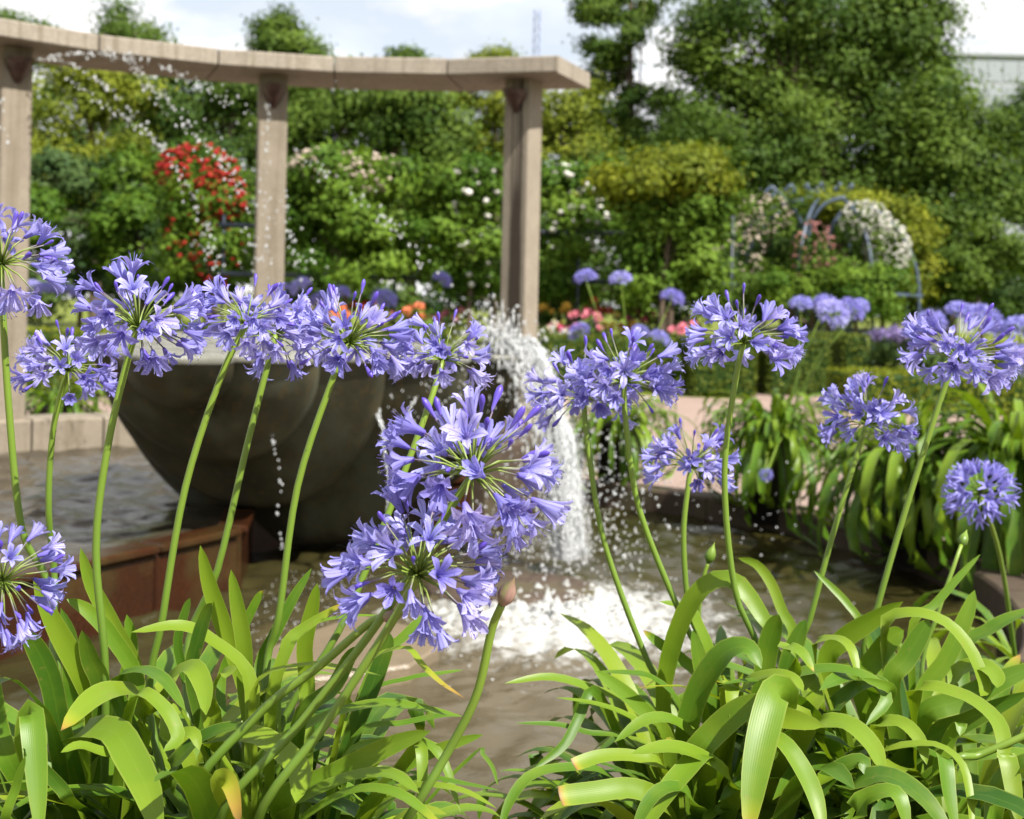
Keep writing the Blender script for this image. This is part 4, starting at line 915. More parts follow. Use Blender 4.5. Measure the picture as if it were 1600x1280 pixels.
# --- the flowering stems (pixel control points become real 3-D curves at their own depth)
def stem_pts(base, px, Y0, Y1):
    k = len(px); P = [at(x, y, Y0 + (Y1 - Y0) * i / (k - 1)) for i, (x, y) in enumerate(px)]
    b = Vector(base); b.x += 0.5 * (P[0].x - b.x); return [b] + P
HEADS = [  # plant, base, pixels from the leaves to the hub, Y0, Y1, half width px, open, bud
    (PA, baseA, [(85, 960), (35, 830), (14, 640), (2, 440), (2, 412)], 1.70, 1.66, 108, 40, 14),
    (PA, baseA, [(165, 1070), (150, 860), (168, 700), (200, 560), (216, 512)], 1.60, 1.60, 112, 46, 14),
    (PA, baseA, [(85, 960), (76, 800), (82, 680), (98, 605), (106, 578)], 1.92, 1.90, 84, 40, 10),
    (PB, baseB, [(235, 1120), (255, 960), (290, 760), (345, 590), (385, 506)], 1.68, 1.70, 92, 40, 12),
    (PB, baseB, [(290, 1040), (340, 890), (385, 700), (425, 545), (430, 524)], 1.80, 1.84, 88, 38, 10),
    (PB, baseB, [(415, 1060), (436, 960), (465, 760), (520, 592), (545, 536)], 1.72, 1.74, 100, 44, 16),
    (PB, baseB, [(430, 1160), (530, 985), (600, 820), (668, 640), (692, 562)], 1.70, 1.80, 84, 34, 12),
    (PB, baseB, [(340, 1290), (470, 1130), (600, 960), (700, 800), (738, 742)], 1.40, 1.36, 150, 42, 20),
    (PB, baseB, [(400, 1290), (510, 1130), (595, 1000), (640, 925), (652, 898)], 1.38, 1.34, 142, 46, 15),
    (PC, baseC, [(1070, 1130), (1015, 1040), (945, 850), (918, 690), (912, 622)], 1.96, 2.02, 92, 40, 10),
    (PC, baseC, [(1130, 1090), (1075, 985), (1000, 800), (978, 660), (975, 598)], 1.94, 1.96, 94, 42, 13),
    (PC, baseC, [(1190, 1060), (1148, 920), (1132, 740), (1150, 590), (1162, 536)], 1.88, 1.88, 94, 42, 13),
    (PC, baseC, [(1100, 1040), (1076, 950), (1068, 840), (1075, 760), (1080, 730)], 2.1, 2.12, 80, 40, 9),
    (PD, baseD, [(1240, 1060), (1265, 970), (1300, 840), (1342, 700), (1354, 662)], 2.10, 2.12, 84, 40, 8),
    (PD, baseD, [(1350, 1040), (1372, 945), (1420, 780), (1478, 600), (1497, 562)], 2.0, 2.0, 96, 44, 11),
    (PA, baseA, [(-60, 1250), (-70, 1080), (-45, 960), (-8, 912), (4, 908)], 1.42, 1.36, 105, 40, 8),
]
for i, (P_, b_, px, y0, y1, hp, no, nb) in enumerate(HEADS):
    umbel(P_, stem_pts(b_, px, y0, y1), hp * y1 / FPX, no, nb, 60 + i, up=(0, -0.12, 0.7) if i not in (15,) else (0.9, -0.6, 0.2))
closed_bud(PB, stem_pts(baseB, [(630, 1290), (700, 1175), (745, 1085), (768, 985), (784, 945)], 1.40, 1.36), 0.038, 3)
closed_bud(PB, stem_pts(baseB, [(300, 1260), (400, 1120), (500, 1040), (575, 975), (600, 965)], 1.42, 1.38), 0.03, 4)
closed_bud(PC, stem_pts(baseC, [(1095, 1030), (1092, 960), (1099, 905), (1106, 880)], 2.1, 2.1), 0.036, 5, 0.004, 'stem')
closed_bud(PD, stem_pts(baseD, [(1440, 1060), (1465, 960), (1492, 880), (1502, 852)], 2.1, 2.15), 0.034, 6, 0.004, 'stem')
closed_bud(PD, stem_pts(baseD, [(1480, 1200), (1530, 1180), (1600, 1150), (1700, 1100)], 1.7, 1.68), 0.04, 7)

# ------------------------------------------------------------------ agapanthus on the far side of the basin
VM = []   # a few low-poly strap leaves of unit length along +X arching, shared by the far plants
for i in range(10):
    r = random.Random(300 + i); el = r.uniform(0.35, 1.3); dr = r.uniform(2.0, 3.6); p = Vector((0, 0, 0)); P = [p.copy()]; e = el
    for k in range(6): p = p + Vector((math.cos(e), r.gauss(0, .05), math.sin(e))) / 6; P.append(p.copy()); e -= dr * (0.35 + 1.1 * k / 6) / 6 * 1.6
    V, F, A = strap(P, 0.062, (-0.5, 0, 1), i, 0.0, False, r.uniform(0.05, 0.85), 9, 0.2); VM.append(mesh('leaf', V, F, M['strap'], A))
def umbel_mesh(seed):
    r = random.Random(seed); V = []; F = []; U = []; T = []; mi = []
    for i in range(36):
        f = (i + .5) / 36; th_ = math.acos(0.95 - 1.1 * f); ph = i * 2.39996; d = Vector((math.sin(th_) * math.cos(ph), math.sin(th_) * math.sin(ph), math.cos(th_)))
        fv, ff, fu, ft, fm = floret(r.uniform(.6, 1.2), seed * 50 + i, True); B = basis(d + Vector((r.gauss(0, .2), r.gauss(0, .2), r.gauss(0, .2))), r.random() * 6); o = len(V); e = d * 0.05
        V += [tuple(B @ Vector(v) + e) for v in fv]; F += [tuple(a + o for a in q) for q in ff]; U += [1 if abs(q) else 0.25 for q in fu]; T += [0.3 + 0.7 * q for q in ft]; mi += fm
        mb = MB(); mb.tube([(0, 0, 0), e * .5 + Vector((0, 0, .003)), e], 0.0012, 3); o = len(V); V += mb.V; F += [tuple(a + o for a in q) for q in mb.F]; U += [0] * len(mb.V); T += [0] * len(mb.V); mi += [1] * len(mb.F)
    return mesh('flower_head', V, F, [M['petal'], M['pedicel']], {'rib': U, 'tip': T}, True, mi)
UM = [umbel_mesh(k) for k in (1, 2, 3)]
def far_plant(loc, zb, L, n, seed, label, heads, pot=True, plabel=None, spread=0.2):
    r = random.Random(seed); b = Vector((loc[0], loc[1], zb)); e = empty('agapanthus_plant', b); tag(e, label, 'plant', 'agapanthus plants in tubs')
    for i in range(n):
        az = i * 2.39996 + r.gauss(0, .2); s = L * r.uniform(0.7, 1.15); rad = spread * math.sqrt(r.random())
        o = link('leaf', r.choice(VM), e); tiltq = r.gauss(0.0, 0.16)
        if i % 3 == 0: rad = spread * r.uniform(0.9, 1.05); tiltq = r.uniform(0.8, 1.3); s *= 1.5
        o.matrix_local = Matrix.Translation((rad * math.cos(az), rad * math.sin(az), r.uniform(-.02, .03))) @ Matrix.Rotation(az, 4, 'Z') @ Matrix.Rotation(tiltq, 4, 'Y') @ Matrix.Scale(s, 4)
    for k, (px, py, Yh, sc_) in enumerate(heads):
        h = at(px, py, Yh); root = b + Vector((r.gauss(0, .08), r.gauss(0, .08), 0)); mid = root.lerp(h, 0.5) + Vector((0, 0, 0.08))
        pts = catmull([root, mid, h], 12); st_ = stem_mesh(pts, 0.0065, 0.005, e)
        o = link('flower_head', r.choice(UM), st_); o.matrix_local = Matrix.Translation(h - b) @ basis((pts[-1] - pts[-3]).normalized() + Vector((0, -.1, .3)), r.random() * 6) @ Matrix.Diagonal((sc_, sc_, sc_ * 0.86, 1))
    if pot: planter((loc[0], loc[1], 0), spread * 0.9 + 0.02, zb - 0.005, plabel)
def gp(px, py): 
    """ground point under a pixel"""
    a = at(px, py, 1.0); k = EYE / (EYE - a.z); return (a.x * k, k)
x, y = gp(965, 772); far_plant((x, y), 0.60, 0.52, 140, 21, 'agapanthus behind the water cascade at the far kerb', [(915, 436, y, 1.2), (970, 438, y - .1, 1.15), (1050, 468, y + .2, 1.3), (905, 520, y + .3, 1.2), (1030, 530, y + .1, 1.1), (1000, 520, y + .3, 1)], True, 'dark tub behind the water cascade')
x, y = gp(1205, 815); far_plant((x, y), 0.66, 0.56, 220, 22, 'round agapanthus with drooping leaves on the gravel between cascade and shrubs', [(1252, 478, y, 1.1), (1300, 492, y - .4, 1.5), (1328, 486, y - .2, 1.3), (1197, 742, y - .9, .55), (1290, 478, y, 1.2), (1345, 478, y, .8)], True, 'dark tub of the round agapanthus on the gravel')
x, y = gp(1420, 880); far_plant((x, y), 0.64, 0.60, 230, 23, 'big dense agapanthus overhanging the dark end of the kerb', [(1455, 505, y, 1.2), (1535, 505, y - .2, 1.6), (1500, 492, y, 1.2)], True, 'dark tub of the big agapanthus by the kerb')
x, y = gp(1590, 900); far_plant((x, y), 0.70, 0.82, 220, 24, 'agapanthus rising behind the small drooping flower head', [(1592, 515, y, 1.2), (1600, 565, y - .7, 1.2), (1640, 540, y, 1.2)], True, 'dark tub behind the small drooping flower head')
bx = at(1640, 1010, 3.3); far_plant((bx.x, bx.y), bx.z - 0.12, 0.45, 90, 25, 'dark leaved agapanthus with one head bowed towards the kerb', [(1532, 772, 3.0, 1.05)], True, 'dark tub of the bowed agapanthus', 0.12)
x, y = at(95, 650, 12.6).xy; far_plant((x, y), 0.45, 0.62, 120, 26, 'agapanthus beyond the ring wall left of the bowl', [(70, 455, y, 1.4), (105, 458, y + .1, 1.3), (50, 450, y + .3, 1.2)], True, 'dark tub beyond the ring wall')
x, y = at(560, 640, 13.0).xy; far_plant((x, y), 0.6, 0.62, 90, 27, 'agapanthus standing behind the bowl', [(470, 450, y, 1.5), (530, 462, y, 1.5), (600, 470, y - .2, 1.7), (500, 470, y, 1.3), (690, 438, y - .3, 1.25), (440, 455, y, 1.2)], True, 'dark tub behind the bowl')

# ------------------------------------------------------------------ foliage clouds
def cloud(blobs, dens, leaf, clump_r, rg, up_bias=0.35, inner=0.35):
    """leaf quads on clumps spread over ellipsoids; blobs: (centre, radii); returns V, F, v"""
    VV = []; vv = []
    for c, r in blobs:
        c = np.array(c); r = np.array(r); area = 4 * np.pi * ((r[0] * r[1]) ** 1.6 / 3 + (r[0] * r[2]) ** 1.6 / 3 + (r[1] * r[2]) ** 1.6 / 3) ** (1 / 1.6)
        nl = int(dens * 3.2 * area / (leaf * leaf)); per = int(60 + 340 * min(1, leaf / 0.16)) if leaf > 0.095 else 40; nc = max(10, nl // per)
        d = rg.standard_normal((nc, 3)); d /= np.linalg.norm(d, axis=1)[:, None]
        rad = np.where(rg.random(nc) < inner, rg.uniform(0.45, 0.85, nc), rg.uniform(0.80, 1.12, nc))
        cc = c + d * r * rad[:, None]; tone = np.clip(rg.normal(0.5, 0.32, nc), 0, 1)
        k = np.repeat(np.arange(nc), per); P = cc[k] + rg.standard_normal((len(k), 3)) * clump_r * np.array([0.60, 0.60, 0.42])
        O = P - cc[k]; O /= np.linalg.norm(O, axis=1)[:, None] + 1e-9
        N = d[k] * 0.45 + O * 0.75 + rg.standard_normal((len(k), 3)) * 0.42 + np.array([0, 0, up_bias]); N /= np.linalg.norm(N, axis=1)[:, None]
        A = np.cross(N, rg.standard_normal((len(k), 3))); A /= np.linalg.norm(A, axis=1)[:, None] + 1e-9; B = np.cross(N, A)
        s = (leaf * rg.uniform(0.65, 1.35, len(k)))[:, None]
        q = np.stack([P - A * s * 0.62, P + B * s * 0.36 + N * s * .08, P + A * s * 0.62, P - B * s * 0.36 + N * s * .08], 1)
        VV.append(q.reshape(-1, 3)); t_ = np.clip(tone[k] + rg.normal(0, 0.13, len(k)), 0, 1); vv.append(np.repeat(t_, 4))
    V = np.concatenate(VV); return V, np.arange(len(V)).reshape(-1, 4), np.concatenate(vv)
def E(px, py, wpx, hpx, Y, dd=None):
    c = at(px, py, Y); rx = wpx / 2 / FPX * Y; rz = hpx / 2 / FPX * Y; return (tuple(c), (rx, dd if dd else rx * 0.9, rz))
def crown(name, parent, blobs, m, dens, leaf, clump_r, seed, inner=0.35, up=0.35):
    V, F, v = cloud(blobs, dens, leaf, clump_r, np.random.default_rng(seed), up, inner)
    return link(name, mesh(name, local(parent, V), F, m, {'v': v}, False), parent)
def blossoms(parent, blobs, n, size, m, seed, front=True, name='blossoms'):
    rg = np.random.default_rng(seed); P = []; S = []; wts = [b[1][0] * b[1][2] for b in blobs]; tot = sum(wts)
    for (c, r), wt in zip(blobs, wts):
        k = max(1, int(n * wt / tot)); d = rg.standard_normal((k, 3)); d /= np.linalg.norm(d, axis=1)[:, None]
        if front: d[:, 1] = -np.abs(d[:, 1])
        p = np.array(c) + d * np.array(r) * rg.uniform(0.97, 1.1, (k, 1)); P.append(p); s = size * rg.uniform(0.5, 1.3, (k, 1)); S.append(np.repeat(s, 3, 1) * np.array([1, 1, .75]))
    o = link(name, drops_mesh(name, local(parent, np.concatenate(P)), np.concatenate(S) / DROP, m), parent); o['kind'] = 'stuff'; return o
def tree(label, x, Y, blobs, m, leaf=0.2, dens=0.62, clump_r=0.55, seed=0, trunk_r=0.22, name='garden_tree', group=None, inner=0.35, cat='tree'):
    leaf *= 0.78 if cat == 'tree' and Y < 65 else 0.95; clump_r *= 1.15; trunk_r *= 0.75
    e = empty(name, (x, Y, 0)); tag(e, label, cat, group); r = random.Random(seed)
    tops = sorted(blobs, key=lambda b: -b[0][2]); zt = tops[0][0][2]
    mb = MB(); trunk = catmull([(x, Y, -0.02), (x + r.gauss(0, .1), Y, zt * .35), (x + (tops[0][0][0] - x) * .6, Y, zt * .7), tops[0][0]], 12)
    mb.tube(trunk, [trunk_r * (1.15 - i / 12) + 0.015 for i in range(12)], 8)
    for c, rad in blobs:
        k = r.randint(4, 8); p0 = trunk[k]
        for q in range(2):
            p1 = Vector(c) + Vector((r.uniform(-.5, .5) * rad[0], r.uniform(-.5, .5) * rad[1], r.uniform(-.2, .5) * rad[2]))
            mb.tube(catmull([p0, p0.lerp(p1, .5) + Vector((0, 0, .15 * rad[2])), p1], 6), [trunk_r * .24 * (1 - i / 6.5) for i in range(6)], 5)
    mb.build('trunk', M['bark'], e)
    crown('crown', e, blobs, m, dens, leaf, clump_r, seed, inner); return e

# ------------------------------------------------------------------ trees behind
GB = 'trees behind the rose garden'
def gx(px, Y): return (px - 800) / FPX * Y
tree('tall dense tree towering behind the rose arbour', gx(1230, 44), 44, [E(1430, 110, 130, 200, 45), E(1425, 10, 120, 160, 45), E(1450, 200, 110, 150, 44), E(1110, 90, 130, 180, 44), E(1090, 240, 120, 150, 44), E(1230, 160, 220, 240, 46), E(1360, 330, 240, 200, 44), E(1200, 330, 330, 260, 44), E(1140, 190, 230, 220, 43), E(1290, 200, 260, 260, 45), E(1200, 60, 270, 230, 45), E(1330, 60, 230, 220, 46), E(1240, -70, 250, 160, 45), E(1395, 90, 170, 190, 45), E(1400, 240, 210, 230, 44), E(1080, 330, 150, 200, 42), E(1330, 380, 230, 150, 43)], M['leaf_a'], 0.20, 0.95, 0.75, 1, .35, inner=0.45)
tree('spreading leafy tree at the foot of the pale office block', gx(1480, 42), 42, [E(1480, 300, 200, 250, 42), E(1500, 220, 130, 160, 42), E(1540, 360, 140, 180, 42), E(1430, 390, 160, 160, 41), E(1470, 180, 80, 90, 42)], M['leaf_a'], 0.19, 0.78, 0.65, 2, .28, inner=0.42)
tree('dark evergreen tree under the pale office block', gx(1620, 50), 50, [E(1620, 260, 150, 230, 50), E(1640, 380, 160, 200, 50), E(1590, 200, 70, 80, 50)], M['leaf_b'], 0.2, 0.85, 0.6, 3, .3)
tree('slim tree with loose upright crown beside the mast', gx(985, 48), 48, [E(965, 60, 110, 140, 48), E(962, 130, 110, 120, 48), E(960, 195, 130, 140, 48), E(1010, 240, 170, 130, 48), E(985, -20, 120, 120, 48), E(950, 300, 170, 170, 47), E(1035, 190, 70, 110, 48), E(930, 20, 40, 50, 48)], M['leaf_a'], 0.18, 0.9, 0.4, 4, .22, inner=0.5)
tree('round topped tree rising between the left and middle columns', gx(215, 62), 62, [E(212, 50, 100, 95, 62), E(215, 110, 140, 130, 62), E(230, 200, 170, 170, 61)], M['leaf_a'], 0.24, 0.7, 0.7, 5, .3)
tree('pointed tree rising right above the middle column', gx(440, 62), 62, [E(438, 52, 62, 60, 62), E(440, 85, 110, 80, 62), E(450, 140, 170, 130, 62), E(450, 230, 170, 160, 61)], M['leaf_a'], 0.24, 0.72, 0.6, 6, .3)
tree('small treetop just showing above the beam', gx(640, 60), 60, [E(640, 96, 46, 36, 60), E(640, 140, 110, 90, 60), E(620, 220, 170, 140, 59)], M['leaf_a'], 0.22, 0.7, 0.5, 7, .25)
tree('yellow green treetop peeping over the beam left of the mast', gx(770, 58), 58, [E(775, 102, 60, 34, 58), E(740, 180, 90, 90, 58), E(800, 180, 120, 130, 58), E(770, 260, 160, 140, 57)], M['leaf_c'], 0.2, 0.6, 0.5, 8, .25)
tree('tree behind the left column with a ragged top', gx(10, 55), 55, [E(10, 60, 80, 60, 55), E(0, 130, 150, 140, 55), E(60, 70, 60, 40, 55), E(10, 240, 190, 180, 55)], M['leaf_a'], 0.22, 0.7, 0.6, 9, .3)
tree('bright olive tree between the left column and the jets', gx(150, 46), 46, [E(110, 190, 170, 180, 46), E(200, 210, 160, 160, 46), E(140, 130, 130, 90, 46), E(90, 300, 170, 160, 45), E(190, 300, 150, 140, 45)], M['leaf_c'], 0.19, 0.72, 0.6, 10, .28)
tree('dark green tree behind the droplets left of the middle column', gx(330, 46), 46, [E(330, 190, 140, 170, 46), E(350, 280, 160, 170, 46), E(285, 150, 90, 90, 46), E(370, 130, 80, 80, 46)], M['leaf_b'], 0.19, 0.8, 0.6, 11, .28)
tree('dull green tree just right of the middle column', gx(500, 46), 46, [E(490, 190, 140, 150, 46), E(540, 160, 120, 100, 46), E(480, 280, 120, 150, 46), E(560, 250, 120, 130, 46)], M['leaf_a'], 0.19, 0.75, 0.6, 12, .28)
tree('tall olive tree before the gap of sky', gx(640, 44), 44, [E(610, 170, 110, 110, 44), E(660, 180, 90, 110, 44), E(640, 260, 170, 150, 44), E(690, 240, 80, 130, 44), E(690, 330, 120, 140, 43)], M['leaf_a'], 0.19, 0.75, 0.55, 13, .26)
tree('mid green tree right of the stained column', gx(890, 42), 42, [E(880, 200, 120, 130, 42), E(870, 290, 150, 150, 42), E(920, 250, 90, 120, 42)], M['leaf_c'], 0.18, 0.72, 0.55, 14, .24)
tree('dark tree behind the shaggy lime topped climber', gx(1040, 40), 40, [E(1000, 290, 140, 170, 40), E(1060, 260, 120, 150, 40), E(1080, 380, 150, 150, 40)], M['leaf_b'], 0.18, 0.8, 0.55, 15, .24)
# low shrubs and climbers
GS = 'shrubs along the back of the rose garden'
def shrub(label, x, Y, blobs, m, leaf=0.12, dens=0.75, clump_r=0.3, seed=0, name='garden_shrub', group=GS, inner=0.4): return tree(label, x, Y, blobs, m, leaf, dens, clump_r, seed, 0.07, name, group, inner, 'shrub')
shrub('blue green bush between the left column and the red roses', gx(120, 32), 32, [E(120, 350, 170, 190, 32), E(90, 280, 110, 120, 32), E(190, 330, 130, 180, 31.5), E(150, 430, 230, 110, 31)], M['leaf_d'], 0.14, seed=21)
shrub('bright leafy bush touching the red roses', gx(220, 31), 31, [E(215, 290, 90, 110, 31), E(215, 380, 110, 150, 30.5), E(60, 330, 50, 80, 30)], M['leaf_fresh'], 0.13, seed=22)
rr_ = shrub('climbing rose covered in red blooms behind the flying droplets', gx(320, 28), 28, [E(310, 275, 110, 80, 28), E(350, 310, 70, 90, 28), E(290, 330, 60, 120, 28), E(320, 400, 110, 100, 28)], M['leaf_fresh'], 0.11, 0.55, seed=23)
blossoms(rr_, [E(310, 268, 120, 80, 27.9), E(345, 310, 80, 80, 27.9)], 330, 0.058, M['bl_red'], 5); blossoms(rr_, [E(290, 350, 60, 130, 27.9), E(340, 390, 80, 110, 27.9)], 120, 0.05, M['bl_red'], 6)
rr_ = shrub('mushroom shaped climber with creamy blossom right of the middle column', gx(545, 27), 27, [E(500, 275, 110, 70, 27), E(580, 280, 110, 80, 27), E(545, 330, 110, 110, 27), E(480, 370, 80, 150, 27), E(570, 390, 130, 120, 27)], M['leaf_fresh'], 0.12, 0.7, seed=24)
blossoms(rr_, [E(510, 262, 110, 60, 26.9), E(590, 272, 90, 60, 26.9)], 150, 0.05, M['bl_palepink'], 7)
rr_ = shrub('white flowered climbing rose behind the stained column', gx(745, 27), 27, [E(740, 300, 80, 90, 27), E(730, 390, 130, 140, 27), E(690, 350, 80, 130, 27)], M['leaf_fresh'], 0.12, 0.7, seed=25)
blossoms(rr_, [E(740, 300, 84, 90, 26.9), E(745, 390, 60, 120, 26.9)], 34, 0.085, M['bl_white'], 8)
rr_ = shrub('white flowered rose hedge right of the stained column', gx(890, 28), 28, [E(885, 290, 120, 60, 28), E(890, 360, 140, 130, 28), E(870, 430, 110, 80, 28)], M['leaf_fresh'], 0.12, 0.7, seed=26)
blossoms(rr_, [E(885, 284, 120, 50, 27.9), E(890, 350, 120, 100, 27.9)], 40, 0.085, M['bl_white'], 9)
shrub('shaggy mushroom shaped climber with lime yellow top', gx(1040, 26), 26, [E(1000, 285, 130, 60, 26), E(1085, 280, 120, 60, 26), E(1050, 260, 110, 40, 26)], M['leaf_lime'], 0.12, 0.8, seed=27)
shrub('green climber pillar under the lime yellow top', gx(1045, 26.3), 26.3, [E(1050, 370, 120, 160, 26.3), E(1010, 420, 90, 140, 26.3), E(1085, 430, 80, 140, 26.3), E(1060, 320, 150, 60, 26.4)], M['leaf_fresh'], 0.12, 0.8, seed=28)
shrub('olive bush right of the rose arbour', gx(1540, 34), 34, [E(1520, 410, 110, 110, 34), E(1580, 430, 110, 130, 34), E(1480, 440, 90, 80, 34)], M['leaf_a'], 0.13, seed=29)
shrub('dark hedge below the red roses', gx(380, 30), 30, [E(300, 440, 160, 80, 30), E(420, 430, 160, 110, 30), E(520, 450, 160, 80, 30)], M['leaf_b'], 0.12, seed=30)
shrub('dark leafy hedge behind the rose bed', gx(800, 31), 31, [E(640, 440, 180, 90, 31), E(780, 430, 170, 120, 31), E(940, 440, 180, 100, 31), E(1090, 450, 150, 90, 31)], M['leaf_b'], 0.12, seed=31)
shrub('low dark green hedge between arbour and olive bush', gx(1300, 36), 36, [E(1150, 440, 150, 110, 36), E(1480, 460, 160, 90, 36), E(1600, 470, 140, 80, 36)], M['leaf_b'], 0.13, seed=32)
shrub('olive screen of shrubs far behind the columns', gx(500, 38), 38, [E(420, 330, 170, 190, 38), E(560, 360, 190, 170, 38), E(700, 360, 170, 180, 38), E(840, 370, 160, 170, 38), E(250, 400, 180, 150, 38), E(30, 400, 200, 180, 38)], M['leaf_a'], 0.16, seed=33)

wd_ = tree('broad dull green wood closing the view behind the columns', gx(420, 70), 70, [E(60, 270, 260, 260, 70, 3), E(240, 250, 240, 260, 70, 3), E(420, 250, 240, 260, 70, 3), E(590, 250, 220, 250, 70, 3), E(720, 290, 190, 240, 70, 3), E(870, 280, 200, 250, 70, 3), E(1030, 330, 220, 240, 70, 3), E(1200, 330, 240, 240, 70, 3)], M['leaf_b'], 0.36, 0.9, 1.0, 16, .5, name='background_wood'); wd_['kind'] = 'stuff'
wd_ = tree('low leafy wood behind the trellis and arbour', gx(900, 52), 52, [E(450, 400, 240, 190, 52, 2), E(650, 400, 240, 190, 52, 2), E(850, 400, 240, 190, 52, 2), E(1050, 410, 240, 180, 52, 2), E(1250, 420, 240, 170, 52, 2), E(1450, 430, 260, 160, 52, 2), E(1620, 440, 220, 160, 52, 2), E(240, 400, 240, 180, 52, 2), E(40, 400, 240, 180, 52, 2)], M['leaf_d'], 0.28, 0.9, 0.8, 17, .4, name='background_wood'); wd_['kind'] = 'stuff'
# trellis rails of dark blue iron between the climbers
tr = empty('trellis_fence', (gx(700, 27.5), 27.5, 0)); tag(tr, 'dark blue iron trellis rails running between the climbers', 'fence')
for pyl, x0, x1 in ((352, 340, 1150), (428, 340, 1150)):
    mb = MB(); mb.tube([at(x0, pyl, 27.4), at((x0 + x1) / 2, pyl + 9, 27.4), at(x1, pyl + 17, 27.4)], 0.055, 6); mb.build('rail', M['darkiron'], tr)
for px in (350, 480, 620, 770, 905, 1040, 1145):
    a = at(px, 340, 27.42); mb = MB(); mb.tube([(a.x, a.y, 0), (a.x, a.y, a.z + .05)], 0.03, 6); mb.build('trellis_post', M['darkiron'], tr)

# ------------------------------------------------------------------ rose arbour
YG = 33.0; gc = at(1290, 480, YG); gc.z = 0; RG = 2.35; HG = 4.55
ga = empty('rose_arbour', gc); tag(ga, 'domed blue grey iron arbour with scrolled finials', 'arbour')
for k in range(8):
    q = math.pi * 2 * k / 8 + 0.25; pts = []
    for i in range(17):
        t_ = i / 16
        if t_ < 0.4: r_, z = RG, 2.0 * t_ / 0.4
        else: a = (t_ - 0.4) / 0.6 * math.pi / 2 * 0.93; r_, z = RG * math.cos(a), 2.0 + (HG - 2.0) * math.sin(a)
        pts.append((gc.x + r_ * math.cos(q), gc.y + r_ * math.sin(q), z))
    mb = MB(); mb.tube(pts, 0.042, 6); mb.build('rib', M['iron'], ga)
    p = Vector(pts[-1]); d = Vector((math.cos(q), math.sin(q), 0)); sp = []
    for i in range(15): a = i / 14 * 4.2; s = 0.30 * (1 - 0.6 * i / 14); sp.append(p + d * (0.14 + 0.25 * i / 14 + s * math.sin(a) * 0.5) + Vector((0, 0, 0.10 + s * (1 - math.cos(a)) * 0.5)))
    mb = MB(); mb.tube(sp, 0.045, 6); mb.build('scroll', M['iron'], ga)
for z, r_ in ((2.0, RG), (1.05, RG), (HG - 0.03, RG * 0.14)):
    mb = MB(); mb.tube([(gc.x + r_ * math.cos(2 * math.pi * i / 36), gc.y + r_ * math.sin(2 * math.pi * i / 36), z) for i in range(37)], 0.05, 6); mb.build('ring', M['iron'], ga)
for ctrl in ([(1150, 475), (1152, 400), (1175, 350), (1215, 322), (1255, 312)], [(1262, 440), (1262, 380), (1248, 340), (1222, 306), (1205, 294)], [(1262, 380), (1268, 345), (1290, 318), (1320, 308)], [(1290, 430), (1296, 370), (1312, 335), (1340, 318)], [(1195, 302), (1206, 292), (1212, 300), (1204, 308)], [(1225, 298), (1236, 290), (1240, 298), (1232, 304)]):
    mb = MB(); mb.tube(catmull([at(*c, YG - 1.2) for c in ctrl], 24), 0.045, 6); mb.build('arch', M['iron'], ga)
rr_ = shrub('pale pink climbing rose on the open side of the arbour', gx(1150, 32.6), 32.6, [E(1150, 390, 70, 110, 31.8), E(1180, 340, 80, 60, 31.8), E(1230, 315, 70, 30, 32), E(1160, 440, 80, 70, 31.6)], M['leaf_a'], 0.10, 0.5, seed=41)
blossoms(rr_, [E(1150, 390, 80, 110, 31.7), E(1190, 335, 90, 60, 31.7)], 210, 0.042, M['bl_palepink'], 11)
rr_ = shrub('dull pink rose pillar in the middle of the arbour', gx(1270, 31), 31, [E(1272, 400, 60, 90, 31), E(1285, 440, 60, 70, 31)], M['leaf_a'], 0.10, 0.55, seed=42)
blossoms(rr_, [E(1270, 395, 64, 96, 30.9)], 130, 0.04, M['bl_dullpink'], 12)
rr_ = shrub('creamy white rambling rose draped over the arbour shoulder', gx(1370, 32), 32, [E(1350, 350, 70, 60, 31.6), E(1385, 390, 70, 80, 31.6), E(1395, 440, 50, 80, 31.6)], M['leaf_a'], 0.10, 0.5, seed=43)
blossoms(rr_, [E(1350, 345, 76, 60, 31.5), E(1385, 390, 70, 90, 31.5)], 520, 0.040, M['bl_white'], 13)
shrub('yellow green vine over the back of the arbour', gx(1400, 34), 34, [E(1340, 325, 120, 40, 33.5), E(1410, 360, 80, 80, 33.6), E(1435, 430, 50, 130, 33.6), E(1280, 318, 100, 24, 33)], M['leaf_lime'], 0.11, 0.8, seed=44)
shrub('fresh green bush at the foot of the arbour', gx(1340, 30.5), 30.5, [E(1335, 440, 70, 90, 30.5), E(1380, 460, 90, 60, 30.5), E(1240, 450, 90, 60, 30.8)], M['leaf_fresh'], 0.11, seed=45)
shrub('shady green climbers filling the back of the arbour', gx(1290, 35), 35, [E(1220, 400, 130, 140, 35), E(1310, 380, 140, 150, 35), E(1390, 430, 110, 110, 35)], M['leaf_b'], 0.12, seed=46)

